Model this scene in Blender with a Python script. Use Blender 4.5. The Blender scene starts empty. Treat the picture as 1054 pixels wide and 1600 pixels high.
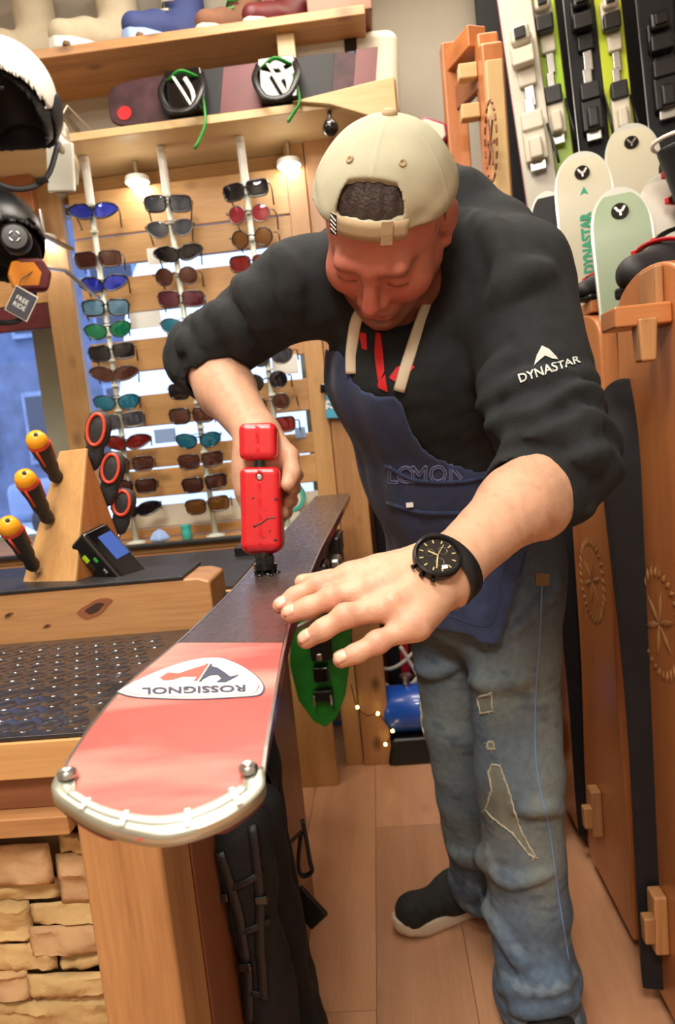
import bpy, bmesh, math, random
import numpy as np
from mathutils import Vector, Matrix, Euler
from mathutils.bvhtree import BVHTree
random.seed(7); np.random.seed(7)
SC = bpy.context.scene
COL = SC.collection

# ------------------------------------------------------------------ camera
F = 1050.0; CX, CY = 527.0, 800.0
CAM = np.array([0.0, 0.0, 1.12])
_y = np.array([(583-CX)/F, -(668-CY)/F, 1.0]); _y /= np.linalg.norm(_y)
_r = math.radians(5.2)
_z = np.array([-math.sin(_r), math.cos(_r), 0.0]); _z -= _y*(_z@_y); _z /= np.linalg.norm(_z)
_x = np.cross(_z, _y)
if _x[0] < 0: _x = -_x
RW = np.array([_x, _y, _z])                 # world = RW @ (right, up, forward)
CR, CU, CF = RW[:, 0], RW[:, 1], RW[:, 2]
cam_d = bpy.data.cameras.new('camera'); cam = bpy.data.objects.new('camera', cam_d); COL.objects.link(cam)
cam_d.sensor_fit = 'VERTICAL'; cam_d.sensor_height = 36.0; cam_d.lens = F/1600*36
cam_d.clip_start = 0.02; cam_d.clip_end = 200
m = Matrix.Identity(4)
for i in range(3):
    m[i][0] = CR[i]; m[i][1] = CU[i]; m[i][2] = -CF[i]; m[i][3] = CAM[i]
cam.matrix_world = m
cam_d.dof.use_dof = True; cam_d.dof.focus_distance = 0.72; cam_d.dof.aperture_fstop = 8.0
SC.camera = cam

# ------------------------------------------------------------------ sky, exposure, large lights
SC.view_settings.view_transform = 'Standard'; SC.view_settings.look = 'None'
SC.view_settings.gamma = 1.0; SC.view_settings.use_curve_mapping = False
SC.view_settings.exposure = 0.3
w = bpy.data.worlds.new('sky'); SC.world = w; w.use_nodes = True
bg = w.node_tree.nodes['Background']; bg.inputs[0].default_value = (0.55, 0.72, 1.0, 1); bg.inputs[1].default_value = 3.0
SC.cycles.use_denoising = True
SC.cycles.max_bounces = 7; SC.cycles.diffuse_bounces = 4; SC.cycles.glossy_bounces = 3; SC.cycles.transmission_bounces = 5
SC.cycles.caustics_reflective = False; SC.cycles.caustics_refractive = False
SC.cycles.sample_clamp_indirect = 4.0

def area(name, loc, size, power, color=(1, .86, .68), rot=(0, 0, 0)):
    d = bpy.data.lights.new(name, 'AREA'); d.shape = 'RECTANGLE'; d.size, d.size_y = size
    d.energy = power; d.color = color
    o = bpy.data.objects.new(name, d); COL.objects.link(o); o.location = loc; o.rotation_euler = rot
    return o
# ceiling panel lamps of the shop (housings built with the ceiling); one behind the camera is added fill
LAMPS = [(-0.40, 0.40, 18.5), (-0.15, 1.45, 13), (-1.3, 1.0, 7), (-0.15, -0.8, 50), (0.35, 1.95, 2.5)]
for lx, ly, lp in LAMPS:
    area('ceiling_lamp_light', (lx, ly, 2.655), (.55, .55), lp, (1, .925, .83))

# ------------------------------------------------------------------ pixel <-> world
def ray(px, py): return RW @ np.array([(px-CX)/F, -(py-CY)/F, 1.0])
def P(px, py, D): return CAM + ray(px, py)*D                 # at depth D along the lens axis
def PY(px, py, Y): d = ray(px, py); return CAM + d*(Y/d[1])  # on the plane y = Y
def PZ(px, py, z): d = ray(px, py); return CAM + d*((z-CAM[2])/d[2])
def PX(px, py, x): d = ray(px, py); return CAM + d*(x/d[0])
def proj(p):
    c = (np.asarray(p, float)-CAM) @ RW
    return np.stack([CX+F*c[..., 0]/c[..., 2], CY-F*c[..., 1]/c[..., 2]], -1)
def nrm(v): v = np.asarray(v, float); return v/np.linalg.norm(v)
def V(p): return Vector([float(q) for q in p])
def basis(x, y, z, o=(0, 0, 0)):
    M = Matrix.Identity(4)
    for i in range(3): M[i][0], M[i][1], M[i][2], M[i][3] = float(x[i]), float(y[i]), float(z[i]), float(o[i])
    return M
def lin(c): return tuple(((q/255)/12.92 if q/255 <= .04045 else ((q/255+.055)/1.055)**2.4) for q in c)

# ------------------------------------------------------------------ materials
def new_mat(name):
    m = bpy.data.materials.new(name); m.use_nodes = True
    nt = m.node_tree; return m, nt, nt.nodes['Principled BSDF']
def N(nt, t, **kw):
    n = nt.nodes.new(t)
    for k, v in kw.items():
        if k in n.inputs: n.inputs[k].default_value = v
        else: setattr(n, k, v)
    return n
def mat(name, c, rough=.5, metal=0.0, var=0.0, scale=20.0, bump=0.0, bscale=None, coat=0.0, attr=False, sheen=0.0, emit=0.0, spec=None, trans=0.0, sss=0.0):
    m, nt, b = new_mat(name); L = nt.links.new
    col = lin(c)+(1,)
    b.inputs['Base Color'].default_value = col; b.inputs['Roughness'].default_value = rough; b.inputs['Metallic'].default_value = metal
    b.inputs['Coat Weight'].default_value = coat; b.inputs['Sheen Weight'].default_value = sheen
    b.inputs['Transmission Weight'].default_value = trans
    if spec is not None: b.inputs['Specular IOR Level'].default_value = spec
    if sss: 
        b.inputs['Subsurface Weight'].default_value = sss; b.inputs['Subsurface Radius'].default_value = (.012, .004, .002); b.inputs['Subsurface Scale'].default_value = 1.0
    tc = N(nt, 'ShaderNodeTexCoord'); src = None
    if attr:
        a = N(nt, 'ShaderNodeAttribute', attribute_name='col'); src = a.outputs['Color']
    if var:
        n = N(nt, 'ShaderNodeTexNoise'); n.inputs['Scale'].default_value = scale; n.inputs['Detail'].default_value = 6
        L(tc.outputs['Object'], n.inputs['Vector'])
        mr = N(nt, 'ShaderNodeMapRange'); mr.inputs['From Min'].default_value = .3; mr.inputs['From Max'].default_value = .7
        mr.inputs['To Min'].default_value = 1-var; mr.inputs['To Max'].default_value = 1+var
        L(n.outputs['Fac'], mr.inputs['Value'])
        mx = N(nt, 'ShaderNodeVectorMath', operation='SCALE')
        if src: L(src, mx.inputs[0])
        else: mx.inputs[0].default_value = col[:3]
        L(mr.outputs['Result'], mx.inputs['Scale']); src = mx.outputs[0]
    if src: L(src, b.inputs['Base Color'])
    if bump:
        n2 = N(nt, 'ShaderNodeTexNoise'); n2.inputs['Scale'].default_value = bscale or scale*3; n2.inputs['Detail'].default_value = 5
        L(tc.outputs['Object'], n2.inputs['Vector'])
        bp = N(nt, 'ShaderNodeBump'); bp.inputs['Strength'].default_value = bump; bp.inputs['Distance'].default_value = .003
        L(n2.outputs['Fac'], bp.inputs['Height']); L(bp.outputs['Normal'], b.inputs['Normal'])
    if emit:
        b.inputs['Emission Color'].default_value = col; b.inputs['Emission Strength'].default_value = emit
    return m
def wood(name, light, dark, axis=0, rough=.45, ring=14.0, coat=.15, knots=.5, stretch=.07):
    m, nt, b = new_mat(name); L = nt.links.new
    tc = N(nt, 'ShaderNodeTexCoord'); oi = N(nt, 'ShaderNodeObjectInfo')
    off = N(nt, 'ShaderNodeVectorMath', operation='SCALE'); off.inputs[0].default_value = (7.3, 4.1, 9.7)
    L(oi.outputs['Random'], off.inputs['Scale'])
    ad = N(nt, 'ShaderNodeVectorMath', operation='ADD'); L(tc.outputs['Object'], ad.inputs[0]); L(off.outputs[0], ad.inputs[1])
    mp = N(nt, 'ShaderNodeMapping'); s = [1, 1, 1]; s[axis] = stretch; mp.inputs['Scale'].default_value = s
    L(ad.outputs[0], mp.inputs['Vector'])
    n1 = N(nt, 'ShaderNodeTexNoise'); n1.inputs['Scale'].default_value = ring; n1.inputs['Detail'].default_value = 3; n1.inputs['Distortion'].default_value = .6
    L(mp.outputs[0], n1.inputs['Vector'])
    fr = N(nt, 'ShaderNodeMath', operation='MULTIPLY'); fr.inputs[1].default_value = 7.0; L(n1.outputs['Fac'], fr.inputs[0])
    sn = N(nt, 'ShaderNodeMath', operation='SINE'); L(fr.outputs[0], sn.inputs[0])
    n2 = N(nt, 'ShaderNodeTexNoise'); n2.inputs['Scale'].default_value = ring*14; n2.inputs['Detail'].default_value = 4
    L(mp.outputs[0], n2.inputs['Vector'])
    m1 = N(nt, 'ShaderNodeMath', operation='MULTIPLY_ADD'); m1.inputs[1].default_value = .22; m1.inputs[2].default_value = .5; L(sn.outputs[0], m1.inputs[0])
    m2 = N(nt, 'ShaderNodeMath', operation='MULTIPLY_ADD'); m2.inputs[1].default_value = .7; L(n2.outputs['Fac'], m2.inputs[0])
    m3 = N(nt, 'ShaderNodeMath', operation='SUBTRACT'); m3.inputs[1].default_value = .35; L(m1.outputs[0], m2.inputs[2]); L(m2.outputs[0], m3.inputs[0])
    # knots: sparse dark cells
    mk = N(nt, 'ShaderNodeMapping'); s2 = [3.2, 3.2, 3.2]; s2[axis] = 1.9; mk.inputs['Scale'].default_value = s2; L(ad.outputs[0], mk.inputs['Vector'])
    vo = N(nt, 'ShaderNodeTexVoronoi'); vo.inputs['Scale'].default_value = 2.4; L(mk.outputs[0], vo.inputs['Vector'])
    kr = N(nt, 'ShaderNodeMapRange'); kr.inputs['From Min'].default_value = .05; kr.inputs['From Max'].default_value = .16; kr.inputs['To Min'].default_value = knots; kr.inputs['To Max'].default_value = 0
    L(vo.outputs['Distance'], kr.inputs['Value'])
    cr = N(nt, 'ShaderNodeMix', data_type='RGBA'); L(m3.outputs[0], cr.inputs[0])
    cr.inputs[6].default_value = lin(light)+(1,); cr.inputs[7].default_value = lin(dark)+(1,)
    ck = N(nt, 'ShaderNodeMix', data_type='RGBA'); L(kr.outputs[0], ck.inputs[0]); L(cr.outputs[2], ck.inputs[6])
    ck.inputs[7].default_value = lin([q*.42 for q in dark])+(1,)
    vr = N(nt, 'ShaderNodeMapRange'); vr.inputs['To Min'].default_value = .86; vr.inputs['To Max'].default_value = 1.12; L(oi.outputs['Random'], vr.inputs['Value'])
    vs = N(nt, 'ShaderNodeVectorMath', operation='SCALE'); L(ck.outputs[2], vs.inputs[0]); L(vr.outputs[0], vs.inputs['Scale'])
    L(vs.outputs[0], b.inputs['Base Color'])
    bp = N(nt, 'ShaderNodeBump'); bp.inputs['Strength'].default_value = .12; bp.inputs['Distance'].default_value = .002
    L(n2.outputs['Fac'], bp.inputs['Height']); L(bp.outputs['Normal'], b.inputs['Normal'])
    b.inputs['Roughness'].default_value = rough; b.inputs['Coat Weight'].default_value = coat; b.inputs['Coat Roughness'].default_value = .25
    return m

W = {}
for ax in range(3):
    W['pine', ax] = wood('pine_%d' % ax, (208, 164, 108), (170, 120, 68), ax)
    W['orange', ax] = wood('stained_%d' % ax, (192, 124, 72), (152, 88, 46), ax, rough=.35, coat=.3, knots=.25)
    W['warm', ax] = wood('warm_pine_%d' % ax, (202, 152, 100), (140, 90, 50), ax, knots=.7)
    W['brown', ax] = wood('brown_%d' % ax, (150, 94, 62), (108, 64, 40), ax, knots=.3)
    W['pale', ax] = wood('pale_pine_%d' % ax, (216, 188, 138), (192, 156, 100), ax, knots=.2)
W['floor', 1] = wood('floor_oak', (204, 154, 118), (174, 124, 88), 1, rough=.32, ring=18, coat=.25, knots=.15)
M = {}
def mk(k, *a, **kw): M[k] = mat(k, *a, **kw)
mk('plaster', (176, 169, 156), .9, var=.04, scale=6, bump=.15, bscale=90)
mk('ceiling_paint', (225, 215, 200), .9, var=.02)
mk('black_rubber', (38, 38, 40), .45, var=.25, scale=30, bump=.3, bscale=120)
mk('wet_rubber', (40, 42, 48), .2, var=.3, scale=25, bump=.7, bscale=45, coat=.5)
mk('stone', (188, 158, 108), .95, var=.2, scale=14, bump=1.0, bscale=55)
mk('stone_pink', (182, 146, 106), .95, var=.2, scale=14, bump=1.0, bscale=55)
mk('mortar', (120, 100, 72), .95)
mk('steel', (190, 190, 186), .3, 1.0, var=.08, scale=60)
mk('satin_metal', (196, 200, 186), .35, .85, var=.06, scale=40)
mk('bright_metal', (225, 232, 224), .3, .5)
mk('black_plastic', (20, 20, 22), .35, var=.2, scale=40)
mk('gloss_black', (14, 14, 16), .12, coat=.5)
mk('white_plastic', (228, 228, 220), .35)
mk('off_white', (214, 208, 190), .4, var=.04)
mk('gun_red', (205, 22, 34), .32, var=.06, scale=30, coat=.4, bump=.08, bscale=60)
mk('gun_dark', (60, 18, 14), .5)
mk('acrylic', (206, 212, 200), .18, coat=.3)
mk('paper_white', (236, 236, 230), .8)
mk('pale_blue', (150, 180, 228), .5)
mk('screen_reflection', (60, 90, 170), .15)
mk('teal', (60, 175, 165), .4)
mk('aluminium', (172, 176, 160), .45, .2)
mk('snow', (232, 238, 248), .9, var=.04, scale=3, bump=.4, bscale=4)
mk('street_dark', (84, 96, 128), .8, var=.25, scale=3)
mk('street_mid', (120, 134, 168), .8, var=.2, scale=4)
mk('asphalt', (150, 160, 184), .9, var=.15, scale=3)
mk('dark_glass', (24, 34, 62), .1)
mk('amber', (226, 140, 40), .12, coat=.6)
mk('maroon', (92, 26, 30), .5, var=.2)
mk('red_plastic', (196, 26, 36), .35)
mk('orange_plastic', (244, 166, 34), .35)
mk('coral', (226, 84, 62), .4)
mk('grip', (44, 44, 46), .6, bump=.2, bscale=200)
mk('green_plastic', (40, 150, 52), .4, var=.15, scale=25)
mk('blue_paint', (28, 84, 190), .3, coat=.4)
mk('bag_fabric', (11, 11, 15), .85, var=.3, scale=30, bump=.3, bscale=220)
mk('strap_black', (17, 17, 20), .5, bump=.2, bscale=260)
mk('boot_black', (24, 24, 29), .6, var=.25, scale=22, bump=.1, bscale=80)
mk('navy', (44, 58, 104), .7, var=.15)
mk('tan_leather', (120, 92, 62), .7, var=.15, scale=30)
mk('lamp_glow', (255, 250, 240), .5, emit=14.0)
mk('panel_glow', (255, 236, 205), .5, emit=3.0)
mk('fairy_glow', (255, 214, 120), .5, emit=9.0)
mk('cable_white', (226, 220, 206), .5)
mk('lime', (168, 214, 40), .35)
mk('chartreuse', (200, 218, 44), .35)
mk('ski_white', (208, 204, 190), .35, var=.03)
mk('ski_pale', (196, 192, 168), .35, var=.03, scale=8)
mk('ski_green', (150, 168, 140), .35, var=.04, scale=6)
mk('ski_black', (24, 25, 30), .55, var=.2, scale=20, spec=.3)
mk('magenta', (150, 40, 80), .4)
mk('logo_teal', (30, 160, 120), .5)
mk('smoke_lens', (54, 40, 38), .12, coat=.5)

# ------------------------------------------------------------------ mesh builder
class MB:
    def __init__(s): s.v = []; s.f = []
    def add(s, vs, fs):
        o = len(s.v); s.v += [tuple(float(q) for q in p) for p in vs]; s.f += [tuple(i+o for i in f) for f in fs]; return s
    def box(s, c, size, R=None, taper=1.0):
        hx, hy, hz = [q/2 for q in size]; vs = []
        for z in (-1, 1):
            t = taper if z > 0 else 1.0
            for x, y in ((-1, -1), (1, -1), (1, 1), (-1, 1)): vs.append(Vector((x*hx*t, y*hy*t, z*hz)))
        c = V(c)
        vs = [((R @ v) if R is not None else v)+c for v in vs]
        return s.add(vs, [(3, 2, 1, 0), (4, 5, 6, 7), (0, 1, 5, 4), (1, 2, 6, 5), (2, 3, 7, 6), (3, 0, 4, 7)])
    def bar(s, a, b, w, h, up=(0, 0, 1)):
        a, b = np.asarray(a, float), np.asarray(b, float); d = nrm(b-a); u = np.asarray(up, float)
        u = nrm(u-d*(u@d)); x = np.cross(d, u); vs = []
        for p in (a, b):
            for i, j in ((-1, -1), (1, -1), (1, 1), (-1, 1)): vs.append(p+x*i*w/2+u*j*h/2)
        return s.add(vs, [(3, 2, 1, 0), (4, 5, 6, 7), (0, 1, 5, 4), (1, 2, 6, 5), (2, 3, 7, 6), (3, 0, 4, 7)])
    def tube(s, pts, r, n=8, flat=1.0, up=None, closed=False):
        pts = [np.asarray(p, float) for p in pts]; m = len(pts)
        rs = r if hasattr(r, '__len__') else [r]*m
        vs = []; fs = []; pu = None
        for i, p in enumerate(pts):
            if closed: t = nrm(pts[(i+1) % m]-pts[i-1])
            else: t = nrm(pts[min(i+1, m-1)]-pts[max(i-1, 0)])
            u = np.asarray(up, float) if up is not None else (pu if pu is not None else (np.array([0, 0, 1.]) if abs(t[2]) < .9 else np.array([1., 0, 0])))
            u = nrm(u-t*(u@t)); pu = u; x = np.cross(t, u)
            for k in range(n):
                a = 2*math.pi*k/n; vs.append(p+(x*math.cos(a)+u*math.sin(a)*flat)*rs[i])
        for i in range(m if closed else m-1):
            j = (i+1) % m
            for k in range(n): fs.append((i*n+k, i*n+(k+1) % n, j*n+(k+1) % n, j*n+k))
        if not closed: fs += [tuple(reversed(range(n))), tuple(range((m-1)*n, m*n))]
        return s.add(vs, fs)
    def lathe(s, prof, n=20, Mx=None, cap=True):
        vs = []; fs = []
        for r, z in prof:
            for k in range(n):
                a = 2*math.pi*k/n; v = Vector((r*math.cos(a), r*math.sin(a), z)); vs.append(Mx @ v if Mx is not None else v)
        m = len(prof)
        for i in range(m-1):
            for k in range(n): fs.append((i*n+k, i*n+(k+1) % n, (i+1)*n+(k+1) % n, (i+1)*n+k))
        if cap: fs += [tuple(reversed(range(n))), tuple(range((m-1)*n, m*n))]
        return s.add(vs, fs)
    def prism(s, poly, t, Mx=None):
        n = len(poly); vs = [Vector((x, y, z)) for z in (-t/2, t/2) for x, y in poly]
        if Mx is not None: vs = [Mx @ v for v in vs]
        a = sum(poly[i][0]*poly[(i+1) % n][1]-poly[(i+1) % n][0]*poly[i][1] for i in range(n))
        fs = [tuple(reversed(range(n))), tuple(range(n, 2*n))]+[(i, (i+1) % n, n+(i+1) % n, n+i) for i in range(n)]
        if a < 0: fs = [tuple(reversed(f)) for f in fs]
        return s.add(vs, fs)
    def grid(s, pts, close_u=False):
        nu, nv = len(pts), len(pts[0]); vs = [p for r in pts for p in r]; fs = []
        for i in range(nu if close_u else nu-1):
            for j in range(nv-1):
                k = (i+1) % nu; fs.append((i*nv+j, k*nv+j, k*nv+j+1, i*nv+j+1))
        return s.add(vs, fs)
    def build(s, name, m=None, parent=None, smooth=False, bevel=0, seg=2, solid=0, sub=0, recalc=False, angle=None):
        me = bpy.data.meshes.new(name); me.from_pydata(s.v, [], s.f); me.update()
        if recalc:
            b = bmesh.new(); b.from_mesh(me); bmesh.ops.recalc_face_normals(b, faces=b.faces); b.to_mesh(me); b.free()
        o = bpy.data.objects.new(name, me); COL.objects.link(o)
        if m is not None: me.materials.append(m)
        if smooth or bevel: me.polygons.foreach_set('use_smooth', [True]*len(me.polygons))
        if angle is not None: me.set_sharp_from_angle(angle=math.radians(angle))
        if solid:
            q = o.modifiers.new('thickness', 'SOLIDIFY'); q.thickness = solid; q.offset = 0
        if bevel:
            q = o.modifiers.new('bevel', 'BEVEL'); q.width = bevel; q.segments = seg; q.limit_method = 'ANGLE'; q.angle_limit = math.radians(35); q.harden_normals = True
        if sub:
            q = o.modifiers.new('smooth', 'SUBSURF'); q.levels = sub; q.render_levels = sub
        if parent is not None: o.parent = parent
        return o
def tag(o, label=None, cat=None, group=None, kind=None):
    if label: o['label'] = label
    if cat: o['category'] = cat
    if group: o['group'] = group
    if kind: o['kind'] = kind
    return o
def thing(name, label, cat, loc=(0, 0, 0), group=None, Mx=None):
    o = bpy.data.objects.new(name, None); COL.objects.link(o); o.empty_display_size = .05
    o.location = [float(q) for q in loc]
    if Mx is not None: o.matrix_world = Mx
    return tag(o, label, cat, group)
def struct(o): o['kind'] = 'structure'; return o
def copy_tree(o, parent=None):
    c = o.copy(); COL.objects.link(c)
    if parent is not None: c.parent = parent
    for ch in list(o.children): copy_tree(ch, c)
    return c
def smoothpath(pts, n=6):
    pts = [np.asarray(p, float) for p in pts]; out = []
    q = [2*pts[0]-pts[1]]+pts+[2*pts[-1]-pts[-2]]
    for i in range(1, len(q)-2):
        for k in range(n):
            t = k/n; a, b, c, d = q[i-1], q[i], q[i+1], q[i+2]
            out.append(.5*((2*b)+(c-a)*t+(2*a-5*b+4*c-d)*t*t+(3*b-a-3*c+d)*t**3))
    out.append(pts[-1]); return out
def text_geo(body, size, bold=0.0):
    c = bpy.data.curves.new('t', 'FONT'); c.body = body; c.size = size; c.align_x = 'CENTER'; c.align_y = 'CENTER'; c.offset = bold; c.resolution_u = 3
    o = bpy.data.objects.new('t', c); COL.objects.link(o)
    dg = bpy.context.evaluated_depsgraph_get(); dg.update()
    me = bpy.data.meshes.new_from_object(o.evaluated_get(dg))
    vs = [tuple(v.co) for v in me.vertices]; fs = [tuple(p.vertices) for p in me.polygons]
    bpy.data.objects.remove(o); bpy.data.curves.remove(c); bpy.data.meshes.remove(me)
    return vs, fs
def text_obj(name, body, size, Mx, m, parent=None, bold=0.0, sx=1.0, fn=None):
    vs, fs = text_geo(body, size, bold); b = MB()
    pts = [Vector((v[0]*sx, v[1], 0)) for v in vs]
    pts = [fn(p) for p in pts] if fn else [Mx @ p for p in pts]
    b.add(pts, fs); return b.build(name, m, parent)

# ------------------------------------------------------------------ implicit surfaces (numpy) -> one continuous mesh
def cone(a, b, ra, rb=None, k=.02, op='u'):
    a = np.asarray(a, float); b = np.asarray(b, float); rb = ra if rb is None else rb; ba = b-a; l2 = max(ba@ba, 1e-9)
    def fn(p):
        q = p-a; t = np.clip((q@ba)/l2, 0, 1); return np.linalg.norm(q-t[..., None]*ba, axis=-1)-(ra+(rb-ra)*t)
    return fn, k, op
def chain(pts, rs, k=.015, op='u'): return [cone(pts[i], pts[i+1], rs[i], rs[i+1], k, op) for i in range(len(pts)-1)]
def ball(c, r, k=.02, op='u'):
    c = np.asarray(c, float); return (lambda p: np.linalg.norm(p-c, axis=-1)-r), k, op
def ell(c, r, A=None, k=.02, op='u'):
    c = np.asarray(c, float); r = np.asarray(r, float); A = np.eye(3) if A is None else np.asarray(A, float)   # A columns = axes
    def fn(p):
        q = (p-c)@A; k0 = np.linalg.norm(q/r, axis=-1); k1 = np.linalg.norm(q/(r*r), axis=-1); return k0*(k0-1)/np.maximum(k1, 1e-6)
    return fn, k, op
def rbox(c, h, A=None, rr=.005, k=.01, op='u'):
    c = np.asarray(c, float); h = np.asarray(h, float)-rr; A = np.eye(3) if A is None else np.asarray(A, float)
    def fn(p):
        q = np.abs((p-c)@A)-h; return np.linalg.norm(np.maximum(q, 0), axis=-1)+np.minimum(q.max(-1), 0)-rr
    return fn, k, op
def ccone(a, b, ra, rb, k=.01, op='u', rr=.004):        # flat-ended cone
    a = np.asarray(a, float); b = np.asarray(b, float); L = np.linalg.norm(b-a); d = (b-a)/L
    def fn(p):
        q = p-a; t = q@d; rad = np.linalg.norm(q-t[..., None]*d, axis=-1); r = ra+(rb-ra)*np.clip(t/L, 0, 1)
        x = rad-r+rr; y = np.abs(t-L/2)-L/2+rr
        return np.minimum(np.maximum(x, y), 0)+np.sqrt(np.maximum(x, 0)**2+np.maximum(y, 0)**2)-rr
    return fn, k, op
def half(c, n, k=.003, op='i'):                          # keep the side the normal points away from
    c = np.asarray(c, float); n = nrm(n); return (lambda p: (p-c)@n), k, op
def comb(D, d, k, op):
    if op == 'u':
        h = np.maximum(k-np.abs(D-d), 0)/k if k > 0 else 0; return np.minimum(D, d)-h*h*k*.25
    if op == 's': d = -d
    h = np.maximum(k-np.abs(D-d), 0)/k if k > 0 else 0
    return np.maximum(D, d)+h*h*k*.25
def sdf(prims, p):
    D = np.full(p.shape[:-1], 1.0)
    for fn, k, op in prims: D = comb(D, fn(p), k, op)
    return D
def surfnet(prims, vox, lo, hi, disp=None, dmax=0.0, B=12):
    lo = np.asarray(lo, float); hi = np.asarray(hi, float); s = vox*B
    nb = np.ceil((hi-lo)/s).astype(int); g = np.stack(np.meshgrid(*[np.arange(n) for n in nb], indexing='ij'), -1).reshape(-1, 3)
    cen = lo+(g+.5)*s; hd = s*math.sqrt(3)/2
    D = np.full(len(g), 1.0); cd = []
    for fn, k, op in prims:
        d = fn(cen); cd.append(d); D = comb(D, d, k, op)
    act = np.abs(D) < hd*1.9+dmax; g = g[act]; cd = [c[act] for c in cd]
    o = np.stack(np.meshgrid(*[np.arange(B+1)]*3, indexing='ij'), -1)*vox
    pts = (lo+g*s)[:, None, None, None, :]+o
    VV = np.full(pts.shape[:-1], 1.0)
    for (fn, k, op), c in zip(prims, cd):
        ix = np.nonzero((c < hd*1.1+2.2*k+dmax) if op != 'i' else (c > -hd-k-dmax))[0]
        if len(ix): VV[ix] = comb(VV[ix], fn(pts[ix]), k, op)
    if disp is not None:
        near = np.abs(VV) < dmax*1.5+vox*3; VV[near] += disp(pts[near])
    ins = VV < 0
    c8 = [(i, j, k) for i in (0, 1) for j in (0, 1) for k in (0, 1)]
    S = sum(ins[:, i:B+i, j:B+j, k:B+k].astype(np.int8) for i, j, k in c8)
    b, i, j, k = np.nonzero((S > 0) & (S < 8))
    cv = np.stack([VV[b, i+x, j+y, k+z] for x, y, z in c8], -1)
    acc = np.zeros((len(b), 3)); cnt = np.zeros(len(b))
    for e0 in range(8):
        for ax in range(3):
            if c8[e0][ax]: continue
            e1 = e0+(4, 2, 1)[ax]; v0, v1 = cv[:, e0], cv[:, e1]; cr = (v0 < 0) != (v1 < 0)
            t = np.where(cr, v0/np.where(cr, v0-v1, 1), 0); q = np.tile(np.array(c8[e0], float), (len(b), 1)); q[:, ax] += t
            acc += q*cr[:, None]; cnt += cr
    pos = lo+g[b]*s+(np.stack([i, j, k], -1)+acc/cnt[:, None])*vox
    NY, NZ = int(nb[1]*B+2), int(nb[2]*B+2)
    gid = lambda a: ((a[:, 0]+1)*NY+(a[:, 1]+1))*NZ+a[:, 2]+1
    ids = gid(g[b]*B+np.stack([i, j, k], -1)); od = np.argsort(ids); ids = ids[od]; pos = pos[od]
    quads = []
    for ax in range(3):
        a0 = ins[:, :B, :B, :B]; sl = [slice(0, B)]*3; sl[ax] = slice(1, B+1); a1 = ins[(slice(None),)+tuple(sl)]
        b, i, j, k = np.nonzero(a0 != a1); base = g[b]*B+np.stack([i, j, k], -1); flip = a0[b, i, j, k]
        u, v = np.zeros(3, int), np.zeros(3, int); u[(ax+1) % 3] = 1; v[(ax+2) % 3] = 1
        q = np.stack([gid(base-u-v), gid(base-v), gid(base), gid(base-u)], -1)
        q[~flip] = q[~flip][:, ::-1]; quads.append(q)
    q = np.concatenate(quads); ix = np.clip(np.searchsorted(ids, q), 0, len(ids)-1)
    ok = (ids[ix] == q).all(1)
    if (~ok).any(): print('DROPPED', (~ok).sum(), pos[ix[~ok][:3, 0]])
    return pos, ix[ok]
def mesh_np(name, pos, quads, m, parent=None, col=None, relax=1):
    if relax:
        e = np.concatenate([quads[:, [0, 1]], quads[:, [1, 2]], quads[:, [2, 3]], quads[:, [3, 0]]])
        for _ in range(relax):
            acc = np.zeros_like(pos); cnt = np.zeros(len(pos))
            for a, b in ((0, 1), (1, 0)):
                for ax in range(3): acc[:, ax] += np.bincount(e[:, a], pos[e[:, b], ax], len(pos))
                cnt += np.bincount(e[:, a], minlength=len(pos))
            pos = pos*.5+.5*acc/np.maximum(cnt, 1)[:, None]
    me = bpy.data.meshes.new(name); me.vertices.add(len(pos)); me.vertices.foreach_set('co', pos.astype(np.float32).ravel())
    me.loops.add(len(quads)*4); me.loops.foreach_set('vertex_index', quads.astype(np.int32).ravel())
    me.polygons.add(len(quads)); me.polygons.foreach_set('loop_start', np.arange(0, len(quads)*4, 4, dtype=np.int32))
    me.polygons.foreach_set('use_smooth', np.ones(len(quads), bool))
    me.update(calc_edges=True); me.validate()
    if m is not None: me.materials.append(m)
    if col is not None:
        c = np.ones((len(pos), 4), np.float32); c[:, :3] = col(pos)
        at = me.attributes.new('col', 'FLOAT_COLOR', 'POINT'); at.data.foreach_set('color', c.ravel())
    o = bpy.data.objects.new(name, me); COL.objects.link(o)
    if parent is not None: o.parent = parent
    return o
def soft(name, prims, vox, m, parent=None, col=None, disp=None, dmax=0.0, relax=1, lo=None, hi=None, pad=.02):
    pos, q = surfnet(prims, vox, lo, hi, disp, dmax); return mesh_np(name, pos, q, m, parent, col, relax)
def fbm(p, s, seed=0):           # cheap smooth noise: sums of sines
    r = np.random.RandomState(seed); o = 0
    for i in range(5):
        d = r.normal(size=3); d /= np.linalg.norm(d); o = o+np.sin(p@d*s*(1+i*.55)+r.rand()*6.28)/(1+i*.5)
    return o/2.6
def trace(prims, px, py, d0=.4, n=60):
    r = ray(px, py); L = np.linalg.norm(r); t = d0
    for _ in range(n):
        d = float(sdf(prims, (CAM+r*t)[None])[0])
        if d < 5e-4: return t
        t += max(d*.85, 4e-4)/L
        if t > 3: return None
    return t
def sstep(a, b, x): t = np.clip((x-a)/(b-a), 0, 1); return t*t*(3-2*t)
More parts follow.
